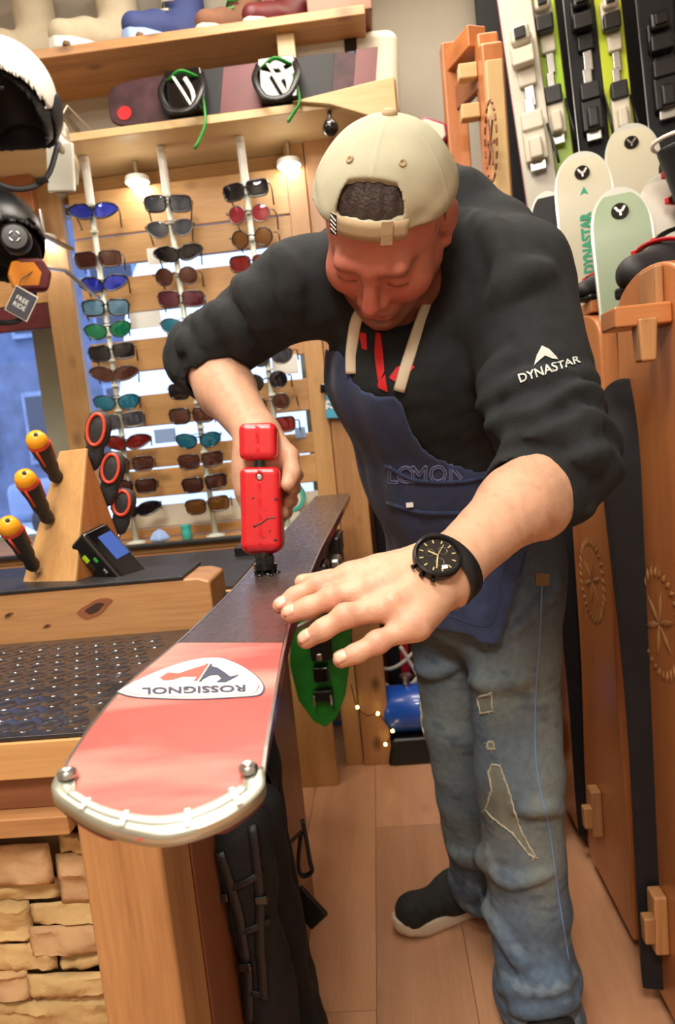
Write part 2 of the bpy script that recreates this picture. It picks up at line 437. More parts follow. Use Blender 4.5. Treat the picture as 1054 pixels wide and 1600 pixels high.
# ================================================================== room shell
XL, XR, YF, YB, ZC = -2.4, 1.12, -1.6, 2.5, 2.74
fl = struct(MB().box(((XL+XR)/2, (YF+YB)/2, -.03), (XR-XL+.2, YB-YF+.2, .04)).build('floor', M['black_rubber']))
pw, plen = .192, 1.28
for i in range(int((XR-XL)/pw)+1):
    for j in range(-1, 4):
        x0 = XL+i*pw; y0 = YF+j*plen+(i*.47 % 1)*plen
        a, b = max(y0, YF), min(y0+plen, YB)
        if b-a < .05: continue
        x1 = min(x0+pw, XR)
        o = MB().box(((x0+x1)/2, (a+b)/2, -.005), (x1-x0-.0012, b-a-.0012, .01)).build('plank', W['floor', 1]); o.parent = fl
struct(MB().box(((XL+XR)/2, (YF+YB)/2, ZC+.02), (XR-XL+.2, YB-YF+.2, .04)).build('ceiling', M['ceiling_paint']))
struct(MB().box((XL-.04, (YF+YB)/2, ZC/2), (.08, YB-YF, ZC)).build('wall_left', M['plaster']))
struct(MB().box((XR+.04, (YF+YB)/2, ZC/2), (.08, YB-YF, ZC)).build('wall_right', M['plaster']))
struct(MB().box(((XL+XR)/2, YF-.04, ZC/2), (XR-XL+.16, .08, ZC)).build('wall_front', M['plaster']))
WX0, WX1, WZ0, WZ1 = -2.25, -.2, .80, 2.02
b = MB(); b.box(((XL+XR)/2, YB+.04, (WZ1+ZC)/2), (XR-XL+.16, .08, ZC-WZ1)); b.box(((XL+XR)/2, YB+.04, WZ0/2), (XR-XL+.16, .08, WZ0))
b.box(((WX1+XR)/2, YB+.04, (WZ0+WZ1)/2), (XR-WX1, .08, WZ1-WZ0)); b.box(((XL+WX0)/2, YB+.04, (WZ0+WZ1)/2), (WX0-XL, .08, WZ1-WZ0))
struct(b.build('wall_back', M['plaster']))
# window
wi = thing('window_1', None, None); wi['kind'] = 'structure'
gm, gnt, gb = new_mat('window_glass'); tr = N(gnt, 'ShaderNodeBsdfTransparent'); gl = N(gnt, 'ShaderNodeBsdfGlossy'); gl.inputs['Roughness'].default_value = .02
fr = N(gnt, 'ShaderNodeFresnel'); fr.inputs['IOR'].default_value = 1.45; mxs = N(gnt, 'ShaderNodeMixShader')
gnt.links.new(fr.outputs[0], mxs.inputs[0]); gnt.links.new(tr.outputs[0], mxs.inputs[1]); gnt.links.new(gl.outputs[0], mxs.inputs[2]); gnt.links.new(mxs.outputs[0], gnt.nodes['Material Output'].inputs[0])
mx0 = PY(38, 440, 2.47)[0]; mx1 = PY(84, 440, 2.47)[0]
for x0, x1 in ((WX0, mx0-.01), (mx1+.01, WX1)):
    o = MB().box(((x0+x1)/2, 2.52, (WZ0+WZ1)/2), (x1-x0, .008, WZ1-WZ0)).build('pane', gm); o.parent = wi
for c, s in ((((mx0+mx1)/2, 2.5, (WZ0+WZ1)/2), (mx1-mx0, .07, WZ1-WZ0)), ((WX0+.02, 2.5, (WZ0+WZ1)/2), (.04, .06, WZ1-WZ0)), ((WX1-.02, 2.5, (WZ0+WZ1)/2), (.04, .06, WZ1-WZ0)),
             (((WX0+WX1)/2, 2.5, WZ1-.02), (WX1-WX0, .06, .04)), (((WX0+WX1)/2, 2.5, WZ0+.02), (WX1-WX0, .06, .04))):
    o = MB().box(c, s).build('window_frame', M['aluminium'], bevel=.004); o.parent = wi
# ceiling lamps
for i, (lx, ly, lp) in enumerate(LAMPS):
    where = ['above the near end of the bench', 'above the middle of the ski', 'above the left end of the bench', 'added as fill behind the camera near the front wall', 'above the tall ski rack by the back wall'][i]
    t = thing('ceiling_lamp', 'square ceiling panel lamp '+where, 'lamp', (lx, ly, ZC), 'ceiling lamps')
    o = MB().box((0, 0, -.03), (.64, .64, .06)).build('housing', M['white_plastic'], t, bevel=.006)
    o = MB().box((0, 0, -.064), (.58, .58, .008)).build('diffuser', M['panel_glow'], t)
# ------------------------------------------------------------------ the street outside
struct(MB().box((-4, 14, -.25), (40, 22, .3)).build('street_ground', M['asphalt']))
t = thing('apartment_building', 'dim blue building across the snowy street outside the window', 'building', (-5, 14, -.1))
MB().box((0, 1.5, 5), (16, 3, 10.2)).build('wall', M['street_dark'], t)
for i in range(9):
    for j in range(3):
        o = MB().box((-7+i*1.75, -.06, 1.9+j*2.6), (1.0, .16, 1.5)).build('window', M['street_mid'], t); q = MB().box((-7+i*1.75, -.15, 1.9+j*2.6), (.84, .04, 1.3)).build('pane', M['dark_glass'], o)
def lump(name, label, c, r, m, cat, grp=None):
    o = soft(name, [ell(c, r), ell((c[0]+r[0]*.6, c[1], c[2]-.05), (r[0]*.6, r[1]*.8, r[2]*.7), None, .3)], .1, m, None, None, lambda p: .08*fbm(p, 2.2, 4), .1, lo=np.array(c)-np.array(r)*2-.3, hi=np.array(c)+np.array(r)*2+.3)
    return tag(o, label, cat, grp)
lump('snow_bank', 'low white snow bank along the street, left beyond the mullion', (-5.6, 7.6, -.1), (1.5, .9, .75), M['snow'], 'snow')
lump('added_snow_heap', 'tall white heap of snow added to whiten the gaps between the slats', (-1.2, 6.0, -.1), (1.25, .9, 3.4), M['snow'], 'snow')  # tall heap added so the slat gaps look bright
t = thing('parked_car', 'snow-covered car parked across the street', 'car', (-3.6, 10.5, -.1))
MB().box((0, 0, .62), (3.9, 1.7, .62)).build('body', M['street_mid'], t, bevel=.15)
MB().box((-.1, 0, 1.15), (2.2, 1.5, .55), None, .8).build('cabin', M['dark_glass'], t, bevel=.1)
MB().box((-.1, 0, 1.5), (2.0, 1.4, .2)).build('snow_cover', M['snow'], t, bevel=.09)
for x in (-1.25, 1.25):
    MB().lathe([(.3, -.1), (.32, -.05), (.32, .05), (.3, .1)], 18, Matrix.Translation((x, -.8, .31)) @ Matrix.Rotation(math.pi/2, 4, 'X')).build('wheel', M['black_rubber'], t)
t = thing('street_post', 'thin dark post standing in the snow outside', 'post', (PY(108, 600, 6)[0], 6, -.1))
MB().tube([(0, 0, 0), (0, 0, 3.4)], .035, 10).build('pole', M['street_dark'], t); MB().box((0, 0, 3.45), (.2, .2, .12)).build('head', M['street_dark'], t)
# ================================================================== back of the shop: sill counter, slatted board, shelves
t = thing('sill_counter', 'pine counter under the window with a dark rubber top edge', 'counter', (-1.25, 2.0, 0))
def L_(p): return (p[0]+1.25, p[1]-2.0, p[2])
MB().box(L_((-1.27, 2.22, .818)), (2.02, .47, .024)).build('top', W['pine', 0], t, bevel=.003)
MB().box(L_((-1.27, 1.982, .832)), (2.02, .03, .012)).build('edge_strip', M['black_rubber'], t, bevel=.003)
MB().box(L_((-1.27, 1.99, .755)), (2.02, .02, .10)).build('fascia', W['warm', 0], t, bevel=.003)
for k in range(5): MB().box(L_((-2.1+k*.42, 2.03, .35)), (.412, .02, .70)).build('panel', W['pine', 2], t, bevel=.003)
# slatted display board
bx0, bx1 = PY(88, 300, 2.15)[0], PY(545, 540, 2.15)[0]
t = thing('display_board', 'slatted pine board behind the sunglasses, two uprights and horizontal planks', 'display', (-.5, 2.16, .83)); sh_ = Matrix.Translation((.5, -2.16, -.83))
def D_(c): return (c[0]+.5, c[1]-2.16, c[2]-.83)
ups = [(PY(108, 560, 2.15)[0], .086, .831, 2.02), (-.118, .105, 0.001, 2.02), (-.232, .088, .831, 2.02)]
MB().box(D_((ups[0][0], 2.165, (.831+2.02)/2)), (.086, .035, 1.189)).build('upright', W['pine', 2], t, bevel=.003)
MB().box(D_((-.085, 2.165, 1.01)), (.095, .06, 2.02)).build('upright', W['warm', 2], t, bevel=.003)
MB().box(D_((-.165, 2.16, 1.01)), (.06, .03, 2.02)).build('upright', W['pine', 2], t, bevel=.003)
for za, zb in ((1.795, 1.93), (1.705, 1.79), (1.555, 1.665), (1.37, 1.47), (1.195, 1.295), (1.06, 1.125), (.965, 1.055), (.832, .862)):
    MB().box(D_((-.53, 2.165+random.uniform(-.003, .003), (za+zb)/2)), (.70, .022, zb-za)).build('slat', W['pine', 0], t, bevel=.003)
MB().box(D_((-.53, 2.172, .9)), (.70, .012, .072)).build('white_rail', M['off_white'], t, bevel=.002)
# papers and tags seen through the board
for px, py, w_, h_, m_, nm, lb in ((245, 400, .06, .05, 'paper_white', 'leaflet', 'small white leaflet behind the middle row of sunglasses, upper gap'), (227, 500, .10, .05, 'paper_white', 'leaflet', 'white and violet leaflet in the gap beside green sunglasses'),
                                 (258, 681, .07, .045, 'pale_blue', 'leaflet', 'pale blue leaflet in the gap left of the teal mirrored sunglasses'), (445, 570, .08, .06, 'paper_white', 'leaflet', 'white leaflet behind the right row of sunglasses'), (469, 676, .034, .034, 'pale_blue', 'leaflet', 'small square blue sticker on the board beside the red gun')):
    c = PY(px, py, 2.152); tag(MB().box(c, (w_, .002, h_)).build(nm, M[m_]), lb, 'leaflet')
# shelf with winter boots
zs = (PY(80, 85, 1.98)[2]+PY(560, 22, 1.98)[2])/2+.008
t = thing('boot_shelf', 'long pine wall shelf carrying winter boots', 'shelf', (-.7, 2.2, zs))
MB().box((0-.1, -.10, 0), (1.76, .24, .026)).build('board', W['warm', 0], t, bevel=.003)
MB().box((-.1, .032, -.13), (1.76, .022, .24)).build('back_board', M['plaster'], t)
MB().box((PY(445, 60, 2.0)[0]+.7, -.17, -.115), (.05, .03, .205)).build('post', W['pale', 2], t, bevel=.003)
MB().box((-.1, .032, .2), (1.76, .022, .38)).build('back_board', M['street_mid'] if False else M['plaster'], t)
MB().box((PY(510, 30, 2.1)[0]+.7+.04, -.09, .07), (.18, .2, .11)).build('block', W['brown', 0], t, bevel=.004)
SHZ = zs+.013
# lower shelf with snowboard
zl = (PY(180, 196, 1.95)[2]+PY(400, 172, 1.95)[2])/2
t = thing('board_shelf', 'deep pine shelf above the sunglasses carrying a snowboard', 'shelf', (-.7, 2.1, zl))
MB().box((-.1, 0, -.012), (1.76, .30, .024)).build('board', W['pale', 0], t, bevel=.003)
MB().box((-.1, .12, -.06), (1.76, .03, .07)).build('rail', W['pine', 0], t, bevel=.003)
br = [(-.12, .0), (.16, .03), (.16, -.12), (.08, -.06), (-.02, -.02)]
Mx = Matrix.Translation((.68, -.15, 0)) @ Matrix.Rotation(math.pi/2, 4, 'X')
MB().prism(br, .03, Mx).build('bracket', W['pale', 0], t, bevel=.003)
MB().prism([(0, 0), (.34, 0), (.34, -.16), (0, -.09)], .03, Matrix.Translation((.83, -.15, .03)) @ Matrix.Rotation(math.pi/2, 4, 'Z') @ Matrix.Rotation(math.pi/2, 4, 'X')).build('side_panel', W['warm', 1], t, bevel=.003)
LSZ = zl
# puck lamps under the shelf
for px, py, lb in ((215, 288, 'bright puck lamp between the first two sunglasses poles'), (452, 262, 'bright puck lamp beside the cap'), (70, 380, 'bright puck lamp low at the left, beside the black helmet')):
    c = PY(px, py, 2.12); t = thing('puck_lamp', lb, 'lamp', c, 'puck lamps under the shelf'); lift = (LSZ-.026-c[2]) if px > 100 else .1
    MB().lathe([(.036, .004), (.038, .006), (.036, .02), (.02, .026)], 22).build('housing', M['white_plastic'], t, smooth=True, angle=40)
    MB().lathe([(.001, -.012), (.02, -.009), (.034, .004)], 22).build('lens', M['lamp_glow'], t, smooth=True)
    MB().tube([(0, 0, .024), (0, 0, lift)], .006, 8).build('stem', M['steel'], t)
    d = bpy.data.lights.new('puck_light', 'POINT'); d.energy = .35; d.color = (1, .95, .86); d.shadow_soft_size = .05
    o = bpy.data.objects.new('puck_light', d); COL.objects.link(o); o.location = (c[0], c[1]-.06, c[2]-.03)
# header board at the left
t = thing('header_board', 'reddish pine header board left of the sunglasses, helmets in front', 'board', (-1.5, 2.13, 1.9))
MB().box((0, 0, .0), (1.05, .03, .20)).build('plank', W['orange', 0], t, bevel=.003); MB().box((0, .0, -.115), (1.05, .05, .026)).build('moulding', W['warm', 0], t, bevel=.004)
c = PY(75, 440, 2.17); t = thing('cross_rail', 'short pale pine rail behind the amber goggles', 'rail', (c[0]-.35, 2.2, c[2]))
MB().box((0, 0, .0), (.82, .03, .12)).build('plank', W['pine', 0], t, bevel=.003); MB().box((0, 0, -.10), (.82, .025, .075)).build('lower_plank', M['maroon'], t, bevel=.003)
# ------------------------------------------------------------------ sunglasses
poles = [((130, 232), (213, 848)), ((249, 217), (338, 846)), ((372, 195), (452, 846))]
pn = ['left', 'middle', 'right']; YP = 2.05
for (a, b_), nm in zip(poles, pn):
    p0, p1 = PY(*a, YP), PY(*b_, YP); p0[2] = min(p0[2], LSZ-.026); p1[2] = .8305; t = thing('display_pole', 'clear upright sunglasses pole, %s of the three' % nm, 'pole', p1, 'sunglasses poles')
    d = p0-p1
    MB().tube([(0, 0, 0), d*.93], .0085, 10).build('tube', M['acrylic'], t, smooth=True); MB().tube([d*.86, d], .0125, 12).build('sleeve', M['white_plastic'], t, smooth=True, angle=40)
    MB().lathe([(.03, 0), (.03, .006), (.012, .012)], 18).build('foot', M['acrylic'], t, smooth=True, angle=40)
    for k in range(13): MB().box(d*(.1+k*.065)+np.array([.004, -.011, 0]), (.02, .012, .008)).build('clip', M['acrylic'], t, bevel=.001)
def lens_shape(kind):
    if kind == 'round': return [(.027*math.cos(a)*.95, .0245*math.sin(a)) for a in np.linspace(0, 2*math.pi, 20, endpoint=False)]
    if kind == 'aviator': return [(.031*math.cos(a)*(1+.06*math.sin(a)), .0265*math.sin(a)*(1 if math.sin(a) < 0 else .72)+.003*math.cos(a)) for a in np.linspace(0, 2*math.pi, 20, endpoint=False)]
    if kind == 'sport': return [(.036*math.cos(a), .0205*math.sin(a)*(1-.25*math.cos(a))+.006*math.cos(a)) for a in np.linspace(0, 2*math.pi, 20, endpoint=False)]
    out = []
    for a in np.linspace(0, 2*math.pi, 24, endpoint=False):
        c, s = math.cos(a), math.sin(a); out.append((.030*abs(c)**.55*(1 if c > 0 else -1)*(1+.10*s), .0225*abs(s)**.55*(1 if s > 0 else -1)))
    return out
def glasses(kind, fm, lm, label, loc, yaw, roll, tilt=0):
    t = thing('sunglasses', label, 'sunglasses', loc, 'sunglasses on the display poles'); t.rotation_euler = (tilt, roll, yaw)
    ls = lens_shape(kind); cx = .0355 if kind != 'sport' else .036
    wrap = .55 if kind == 'sport' else .3
    fb = MB()
    for s in (-1, 1):
        pt = [(s*cx+s*x, -(.0) + wrap*((cx+x)/.07)**2*.03, y) for x, y in ls]
        fb.tube([np.array(p) for p in pt], .0021 if kind in ('round', 'aviator') else .0028, 6, closed=True, up=(0, 1, 0))
    fb.tube([(-.011, -.001, .006), (0, -.003, .009), (.011, -.001, .006)], .0022, 6)
    if kind == 'aviator': fb.tube([(-.014, 0, .016), (0, -.002, .0175), (.014, 0, .016)], .0014, 6)
    fb.build('frame', fm, t, smooth=True)
    for s in (-1, 1):
        vs = [(s*cx, -.0035+wrap*.25*.03, 0)]+[(s*cx+s*x*.97, -.0006+wrap*((cx+x)/.07)**2*.03, y*.97) for x, y in ls]; n = len(ls)
        fs = [(0, 1+i, 1+(i+1) % n) for i in range(n)]
        if s < 0: fs = [tuple(reversed(f)) for f in fs]
        MB().add(vs, fs).build('lens', lm, t, smooth=True)
        e = wrap*.03
        MB().tube(smoothpath([(s*.066, e*.9, .008), (s*.071, .02, .008), (s*.066, .075, .004), (s*.062, .095, -.012), (s*.06, .105, -.03)], 4), [.0024]*17, 6, flat=.8).build('temple', fm, t, smooth=True)
    return t
def lensmat(k, c, metal=.35, rough=.08): M[k] = mat(k, c, rough, metal, coat=.6)
for k, c in dict(l_blue=(46, 62, 190), l_ice=(96, 140, 170), l_green=(26, 130, 92), l_teal=(34, 120, 150), l_black=(34, 30, 34), l_brown=(86, 52, 42), l_pink=(150, 50, 60), l_gold=(120, 80, 40), l_red=(130, 34, 34), l_grey=(70, 74, 84), l_plum=(92, 42, 56)).items(): lensmat(k, c)
fB, fN, fT = M['gloss_black'], mat('frame_brown', (70, 44, 34), .25, coat=.4), mat('frame_steel', (120, 116, 110), .3, .8)
GL = [(0, 148, 328, 'sport', fB, 'l_blue', 'blue mirrored wraparound'), (0, 155, 405, 'way', fN, 'l_brown', 'brown tinted'), (0, 165, 442, 'sport', fB, 'l_blue', 'deep blue mirrored sport'), (0, 170, 480, 'way', fB, 'l_ice', 'ice blue mirrored'),
      (0, 172, 514, 'aviator', fB, 'l_green', 'green mirrored'), (0, 178, 550, 'way', fB, 'l_black', 'black rimmed dark'), (0, 180, 583, 'sport', fN, 'l_brown', 'light brown sport'), (0, 184, 627, 'aviator', fB, 'l_teal', 'blue to green mirrored'),
      (0, 194, 657, 'way', fT, 'l_grey', 'smoke grey'), (0, 205, 690, 'sport', fN, 'l_red', 'red tinted wraparound'), (0, 214, 725, 'way', fN, 'l_brown', 'brown glossy'), (0, 219, 760, 'way', fB, 'l_brown', 'dark brown'), (0, 224, 795, 'sport', fB, 'l_black', 'small black'),
      (1, 263, 318, 'way', fB, 'l_grey', 'dark slate'), (1, 265, 355, 'aviator', fT, 'l_grey', 'grey aviator'), (1, 284, 394, 'sport', fB, 'l_black', 'wide black shield'), (1, 273, 432, 'round', fN, 'l_brown', 'round brown'), (1, 283, 467, 'way', fN, 'l_plum', 'reddish brown'),
      (1, 286, 507, 'aviator', fT, 'l_teal', 'teal'), (1, 295, 612, 'way', fB, 'l_black', 'black square'), (1, 292, 650, 'way', fB, 'l_brown', 'dark brown square'), (1, 307, 687, 'aviator', fB, 'l_teal', 'blue green mirrored'), (1, 310, 720, 'way', fN, 'l_brown', 'brown gradient'),
      (1, 316, 756, 'way', fB, 'l_brown', 'thick rimmed dark brown'), (1, 320, 790, 'way', fN, 'l_gold', 'amber brown'),
      (2, 383, 297, 'way', fB, 'l_black', 'black square'), (2, 388, 334, 'round', fT, 'l_pink', 'round pink mirrored'), (2, 393, 372, 'round', fB, 'l_gold', 'round golden'), (2, 390, 412, 'way', fN, 'l_red', 'red tinted'), (2, 428, 556, 'aviator', fT, 'l_grey', 'grey brown'),
      (2, 413, 596, 'round', fB, 'l_black', 'round black'), (2, 418, 630, 'round', fT, 'l_brown', 'small round brown'), (2, 425, 666, 'way', fN, 'l_red', 'small red brown')]
ordn = ['topmost', 'second', 'third', 'fourth', 'fifth', 'sixth', 'seventh', 'eighth', 'ninth', 'tenth', 'eleventh', 'twelfth', 'thirteenth']; cnt = [0, 0, 0]
for k, px, py, kd, fm, lm, nm in GL:
    a, b_ = poles[k]; pp = PY(a[0]+(b_[0]-a[0])*(py-a[1])/(b_[1]-a[1]), py, YP); c = PY(px, py, YP-.02); c[0] = c[0]*.55+pp[0]*.45
    glasses(kd, fm, M[lm], '%s sunglasses, %s on the %s pole' % (nm, ordn[cnt[k]], pn[k]), c, math.radians((14, 8, -6)[k]+random.uniform(-5, 5)), math.radians(random.uniform(-4, 4)), math.radians(random.uniform(4, 12))); cnt[k] += 1
# ------------------------------------------------------------------ small things on the counter
c = PZ(250, 852, .8305); c[1] = 2.02
o = MB().lathe([(.032, 0), (.034, .008), (.02, .028), (.003, .036)], 5, Matrix.Translation(V((PY(250, 845, 2.02)[0], 2.02, .8385)))).build('wax_block', M['pale_blue'], bevel=.004); tag(o, 'pale blue pyramid-shaped wax block on the sill counter', 'wax')
t = thing('jar', 'small teal jar on the sill counter below the middle pole', 'jar', (PY(293, 845, 2.06)[0], 2.06, .8305)); MB().lathe([(.014, 0), (.016, .003), (.016, .03), (.013, .034)], 16).build('body', M['teal'], t, smooth=True, angle=40); MB().lathe([(.0165, .03), (.0165, .043), (.013, .046)], 16).build('lid', M['teal'], t, smooth=True, angle=40)
t = thing('tape_roll', 'roll of teal tape on the sill counter behind the red gun', 'tape', (PY(455, 772, 2.1)[0], 2.1, .8305), None)
MB().lathe([(.034, 0), (.045, 0), (.045, .035), (.034, .035), (.034, 0)], 28, Matrix.Translation((0, 0, .1)) @ Matrix.Rotation(math.pi/2, 4, 'X') @ Matrix.Translation((0, 0, -.0))).build('tape', M['teal'], t, smooth=True, angle=40)
MB().lathe([(.001, 0), (.034, 0), (.034, .032), (.001, .032)], 28, Matrix.Translation((0, 0, .1)) @ Matrix.Rotation(math.pi/2, 4, 'X')).build('core', M['off_white'], t)
MB().box((0, -.017, .028), (.05, .03, .056)).build('stand', M['off_white'], t, bevel=.003)
# packet hung on the upright
c = PY(527, 612, 2.12); t = thing('packet', 'teal blister packet with a black band hanging on the upright', 'packet', c); t.rotation_euler = (0, math.radians(5), 0)
MB().box((0, 0, 0), (.075, .012, .165)).build('card', mat('packet_teal', (74, 160, 190), .4, var=.1, scale=30), t, bevel=.003); MB().box((-.005, -.010, .01), (.096, .014, .03)).build('band', M['gloss_black'], t, bevel=.004)
MB().box((.02, -.007, .072), (.036, .002, .016)).build('red_label', M['red_plastic'], t); MB().tube([(0, .0, .082), (0, .03, .09)], .002, 6).build('hook', M['steel'], t)
Rv = Matrix.Rotation(math.pi/2, 4, 'X')
text_obj('lettering', 'UV', .03, Matrix.Translation((-.024, -.0075, .055)) @ Rv @ Matrix.Rotation(math.pi/2, 4, 'Z'), M['paper_white'], t, .001); text_obj('lettering', '73', .03, Matrix.Translation((-.024, -.0075, -.04)) @ Rv @ Matrix.Rotation(math.pi/2, 4, 'Z'), M['paper_white'], t, .001)
# ------------------------------------------------------------------ snowboard with bindings
A, B_ = PY(172, 172, 1.99), PY(574, 118, 1.99); A[2] -= .0; ax_ = nrm(B_-A); L_b = np.linalg.norm(B_-A); Zb = LSZ
t = thing('snowboard', 'dark red patterned snowboard with two bindings standing on the shelf', 'snowboard', ((A[0]+B_[0])/2, 1.985, Zb))
Rb = Matrix.Rotation(math.radians(-10), 4, 'X'); hw = .070
def bd(s, sd): return (L_b/2*s, sd)
ol = [(math.cos(a), math.sin(a)) for a in np.linspace(0, 2*math.pi, 40, endpoint=False)]
pl = []
for c_, s_ in ol:
    x = L_b/2*(abs(c_)**.28)*(1 if c_ > 0 else -1); pl.append((x, hw*(abs(s_)**.42)*(1 if s_ > 0 else -1)))
Mb = Matrix.Translation((0, 0, hw)) @ Rb @ Matrix.Rotation(math.pi/2, 4, 'X')
mk('board_art', (60, 36, 40), .55, var=.5, scale=22, spec=.25)
MB().prism(pl, .012, Mb).build('deck', M['board_art'], t, bevel=.004)
for x, w_, mm in ((-.12, .18, 'ski_black'), (.19, .18, 'ski_black'), (.03, .16, 'maroon'), (.36, .08, 'maroon')):
    MB().prism([(x-w_/2, -hw*.93), (x+w_/2-.02, -hw*.93), (x+w_/2, hw*.93), (x-w_/2+.02, hw*.93)], .002, Mb @ Matrix.Translation((0, 0, .0068))).build('graphic', M[mm], t)
MB
o = MB().lathe([(.001, 0), (.02, .0), (.02, .002), (0, .002)], 18, Mb @ Matrix.Translation((-L_b/2+.045, -.028, .006))).build('red_dot', M['red_plastic'], t)
for px in (290, 437):
    x = PY(px, 160, 1.96)[0]-(A[0]+B_[0])/2; bt_ = MB().prism([(-.052, -.062), (.052, -.062), (.058, .0), (.05, .06), (-.05, .06), (-.058, 0)], .03, Mb @ Matrix.Translation((x, 0, .016))).build('binding', M['gloss_black'], t, bevel=.004)
    Q = lambda a, b, c: Mb @ Vector((x+a, b, c))
    MB().tube([np.array(Q(*q)) for q in smoothpath([(-.05, .05, .02), (-.058, -.02, .06), (-.03, -.085, .075), (.03, -.085, .075), (.058, -.02, .06), (.05, .05, .02)], 4)], .009, 8, flat=.5).build('highback', M['black_plastic'], bt_, smooth=True)
    MB().tube([np.array(Q(*q)) for q in smoothpath([(-.02, .02, .055), (.005, -.03, .062), (.028, -.07, .05), (.03, -.03, .058), (.012, .01, .06)], 4)], .006, 8, flat=.6).build('ankle_pad', M['white_plastic'], bt_, smooth=True)
    MB().tube([np.array(Q(*q)) for q in smoothpath([(-.04, .03, .03), (0, .035, .055), (.04, .03, .03)], 4)], .007, 8, flat=.5).build('toe_strap', M['green_plastic'], bt_, smooth=True)
    hang = .11 if px == 290 else .07
    MB().tube([np.array(Q(*q)) for q in smoothpath([(.045, .0, .03), (.055, -.05, .04), (.055, -.05-hang*.6, .045), (.035, -.05-hang, .045), (.02, -.07-hang, .045)], 5)], .007, 8, flat=.5).build('hanging_strap', M['green_plastic'], bt_, smooth=True)
# white case behind the snowboard
c = PY(535, 120, 2.3); t = thing('storage_case', 'large white rounded case with a black label behind the snowboard', 'case', (c[0], 2.15, LSZ))
MB().box((0, 0, .125), (.33, .12, .25), Matrix.Rotation(math.radians(3), 3, 'Y')).build('shell', M['off_white'], t, bevel=.035, seg=5); MB().box((.03, -.063, .185), (.035, .006, .075), Matrix.Rotation(math.radians(3), 3, 'Y')).build('label', M['gloss_black'], t); MB().box((.03, -.067, .175), (.02, .004, .01)).build('mark', M['pale_blue'], t)
# black hook knob
c = PY(516, 200, 1.93); t = thing('hook_knob', 'black ball-headed hook below the shelf bracket, beside the cap', 'hook', c); MB().lathe([(.001, -.022), (.012, -.019), (.021, -.008), (.022, .004), (.015, .018), (.006, .022)], 18).build('ball', M['gloss_black'], t, smooth=True); MB().tube([(0, 0, .018), (0, .04, .06), (0, .08, LSZ-.02-c[2])], .006, 8).build('arm', M['black_plastic'], t, smooth=True)
for px, py in ((209, 118), (350, 95)):
    c = PY(px, py, 2.19); t = thing('wire_hook', 'black bent wire hook on the wall, %s one above the snowboard' % ('left' if px < 300 else 'right'), 'hook', c, 'wire hooks above the snowboard')
    MB().tube([(-.05, 0, -.05), (-.035, -.01, .045), (-.005, -.01, -.03), (.03, -.01, .045), (.045, 0, -.05)], .007, 6).build('wire', M['black_plastic'], t, smooth=True); MB().box((0, .012, .03), (.08, .02, .012)).build('plate', M['black_plastic'], t)
# ------------------------------------------------------------------ winter boots on the top shelf
def boot(px, toe_dir, upper, solec, label, sc=1.0, lace=None, depth=2.10):
    c = PY(px, 40, depth); t = thing('winter_boot', label, 'boot', (c[0], depth, SHZ), 'boots on the top shelf'); d = np.array([toe_dir, -.85, 0]); d = nrm(d); s = np.array([-d[1], d[0], 0]); A = np.stack([d, s, [0, 0, 1]], 1)
    Q = lambda a, b, h: d*a*sc+s*b*sc+np.array([0, 0, h*sc])
    pr = [cone(Q(-.06, 0, .065), Q(.05, 0, .06), .046*sc, .046*sc, .03), cone(Q(.05, 0, .06), Q(.12, 0, .052), .046*sc, .040*sc, .03), cone(Q(-.055, 0, .07), Q(-.05, 0, .25), .055*sc, .062*sc, .04), half(Q(0, 0, .02), (0, 0, -1)), half(Q(0, 0, .27), (0, 0, 1)), cone(Q(-.05, 0, .2), Q(-.05, 0, .32), .045*sc, .05*sc, .004, 's')]
    o = soft('upper', pr, .006, upper, None, None, lambda p: .002*fbm(p, 50), .003, lo=(-.2, -.2, 0), hi=(.2, .2, .32)); o.parent = t
    b = MB(); pl = [(-.115, -.03), (-.125, 0), (-.115, .03), (-.05, .045), (.03, .046), (.11, .044), (.155, .025), (.165, 0), (.155, -.025), (.11, -.044), (.03, -.046), (-.05, -.045)]
    b.prism([(x*sc, y*sc) for x, y in pl], .034*sc, Matrix.Translation((0, 0, .017*sc)) @ Matrix.Rotation(math.atan2(d[1], d[0]), 4, 'Z')); o = b.build('sole', solec, t, bevel=.006)
    for k in range(7): MB().box(Q(-.10+k*.038, 0, .006), (.018*sc, .098*sc, .012*sc), Matrix.Rotation(math.atan2(d[1], d[0]), 3, 'Z')).build('tread', M['tan_leather'], t, bevel=.002)
    if lace:
        for k in range(4): MB().tube([Q(.03-k*.022, -.046, .10+k*.035), Q(.045-k*.024, 0, .116+k*.035), Q(.03-k*.022, .046, .10+k*.035)], .004, 6).build('lace', lace, t, smooth=True)
    return t
mk('boot_cream', (196, 184, 158), .8, var=.1, scale=20); mk('boot_navy', (54, 68, 120), .75, var=.12, scale=20); mk('boot_brown', (120, 82, 60), .8, var=.15)
boot(28, -1, M['boot_cream'], M['off_white'], 'cream fur boot at the left end of the top shelf', 1.0)
boot(160, -1, M['boot_cream'], M['white_plastic'], 'cream winter boot between cream and navy boots', 1.0)
boot(268, -1, M['boot_navy'], M['pale_blue'], 'navy blue winter boot with a pale sole', .95, M['off_white'])
boot(368, -1, M['boot_brown'], M['off_white'], 'brown boot with thick white sole beside the navy boot', .8, M['green_plastic'])
boot(440, -1, M['maroon'], M['off_white'], 'dark red boot with white sole at the right end', .8)
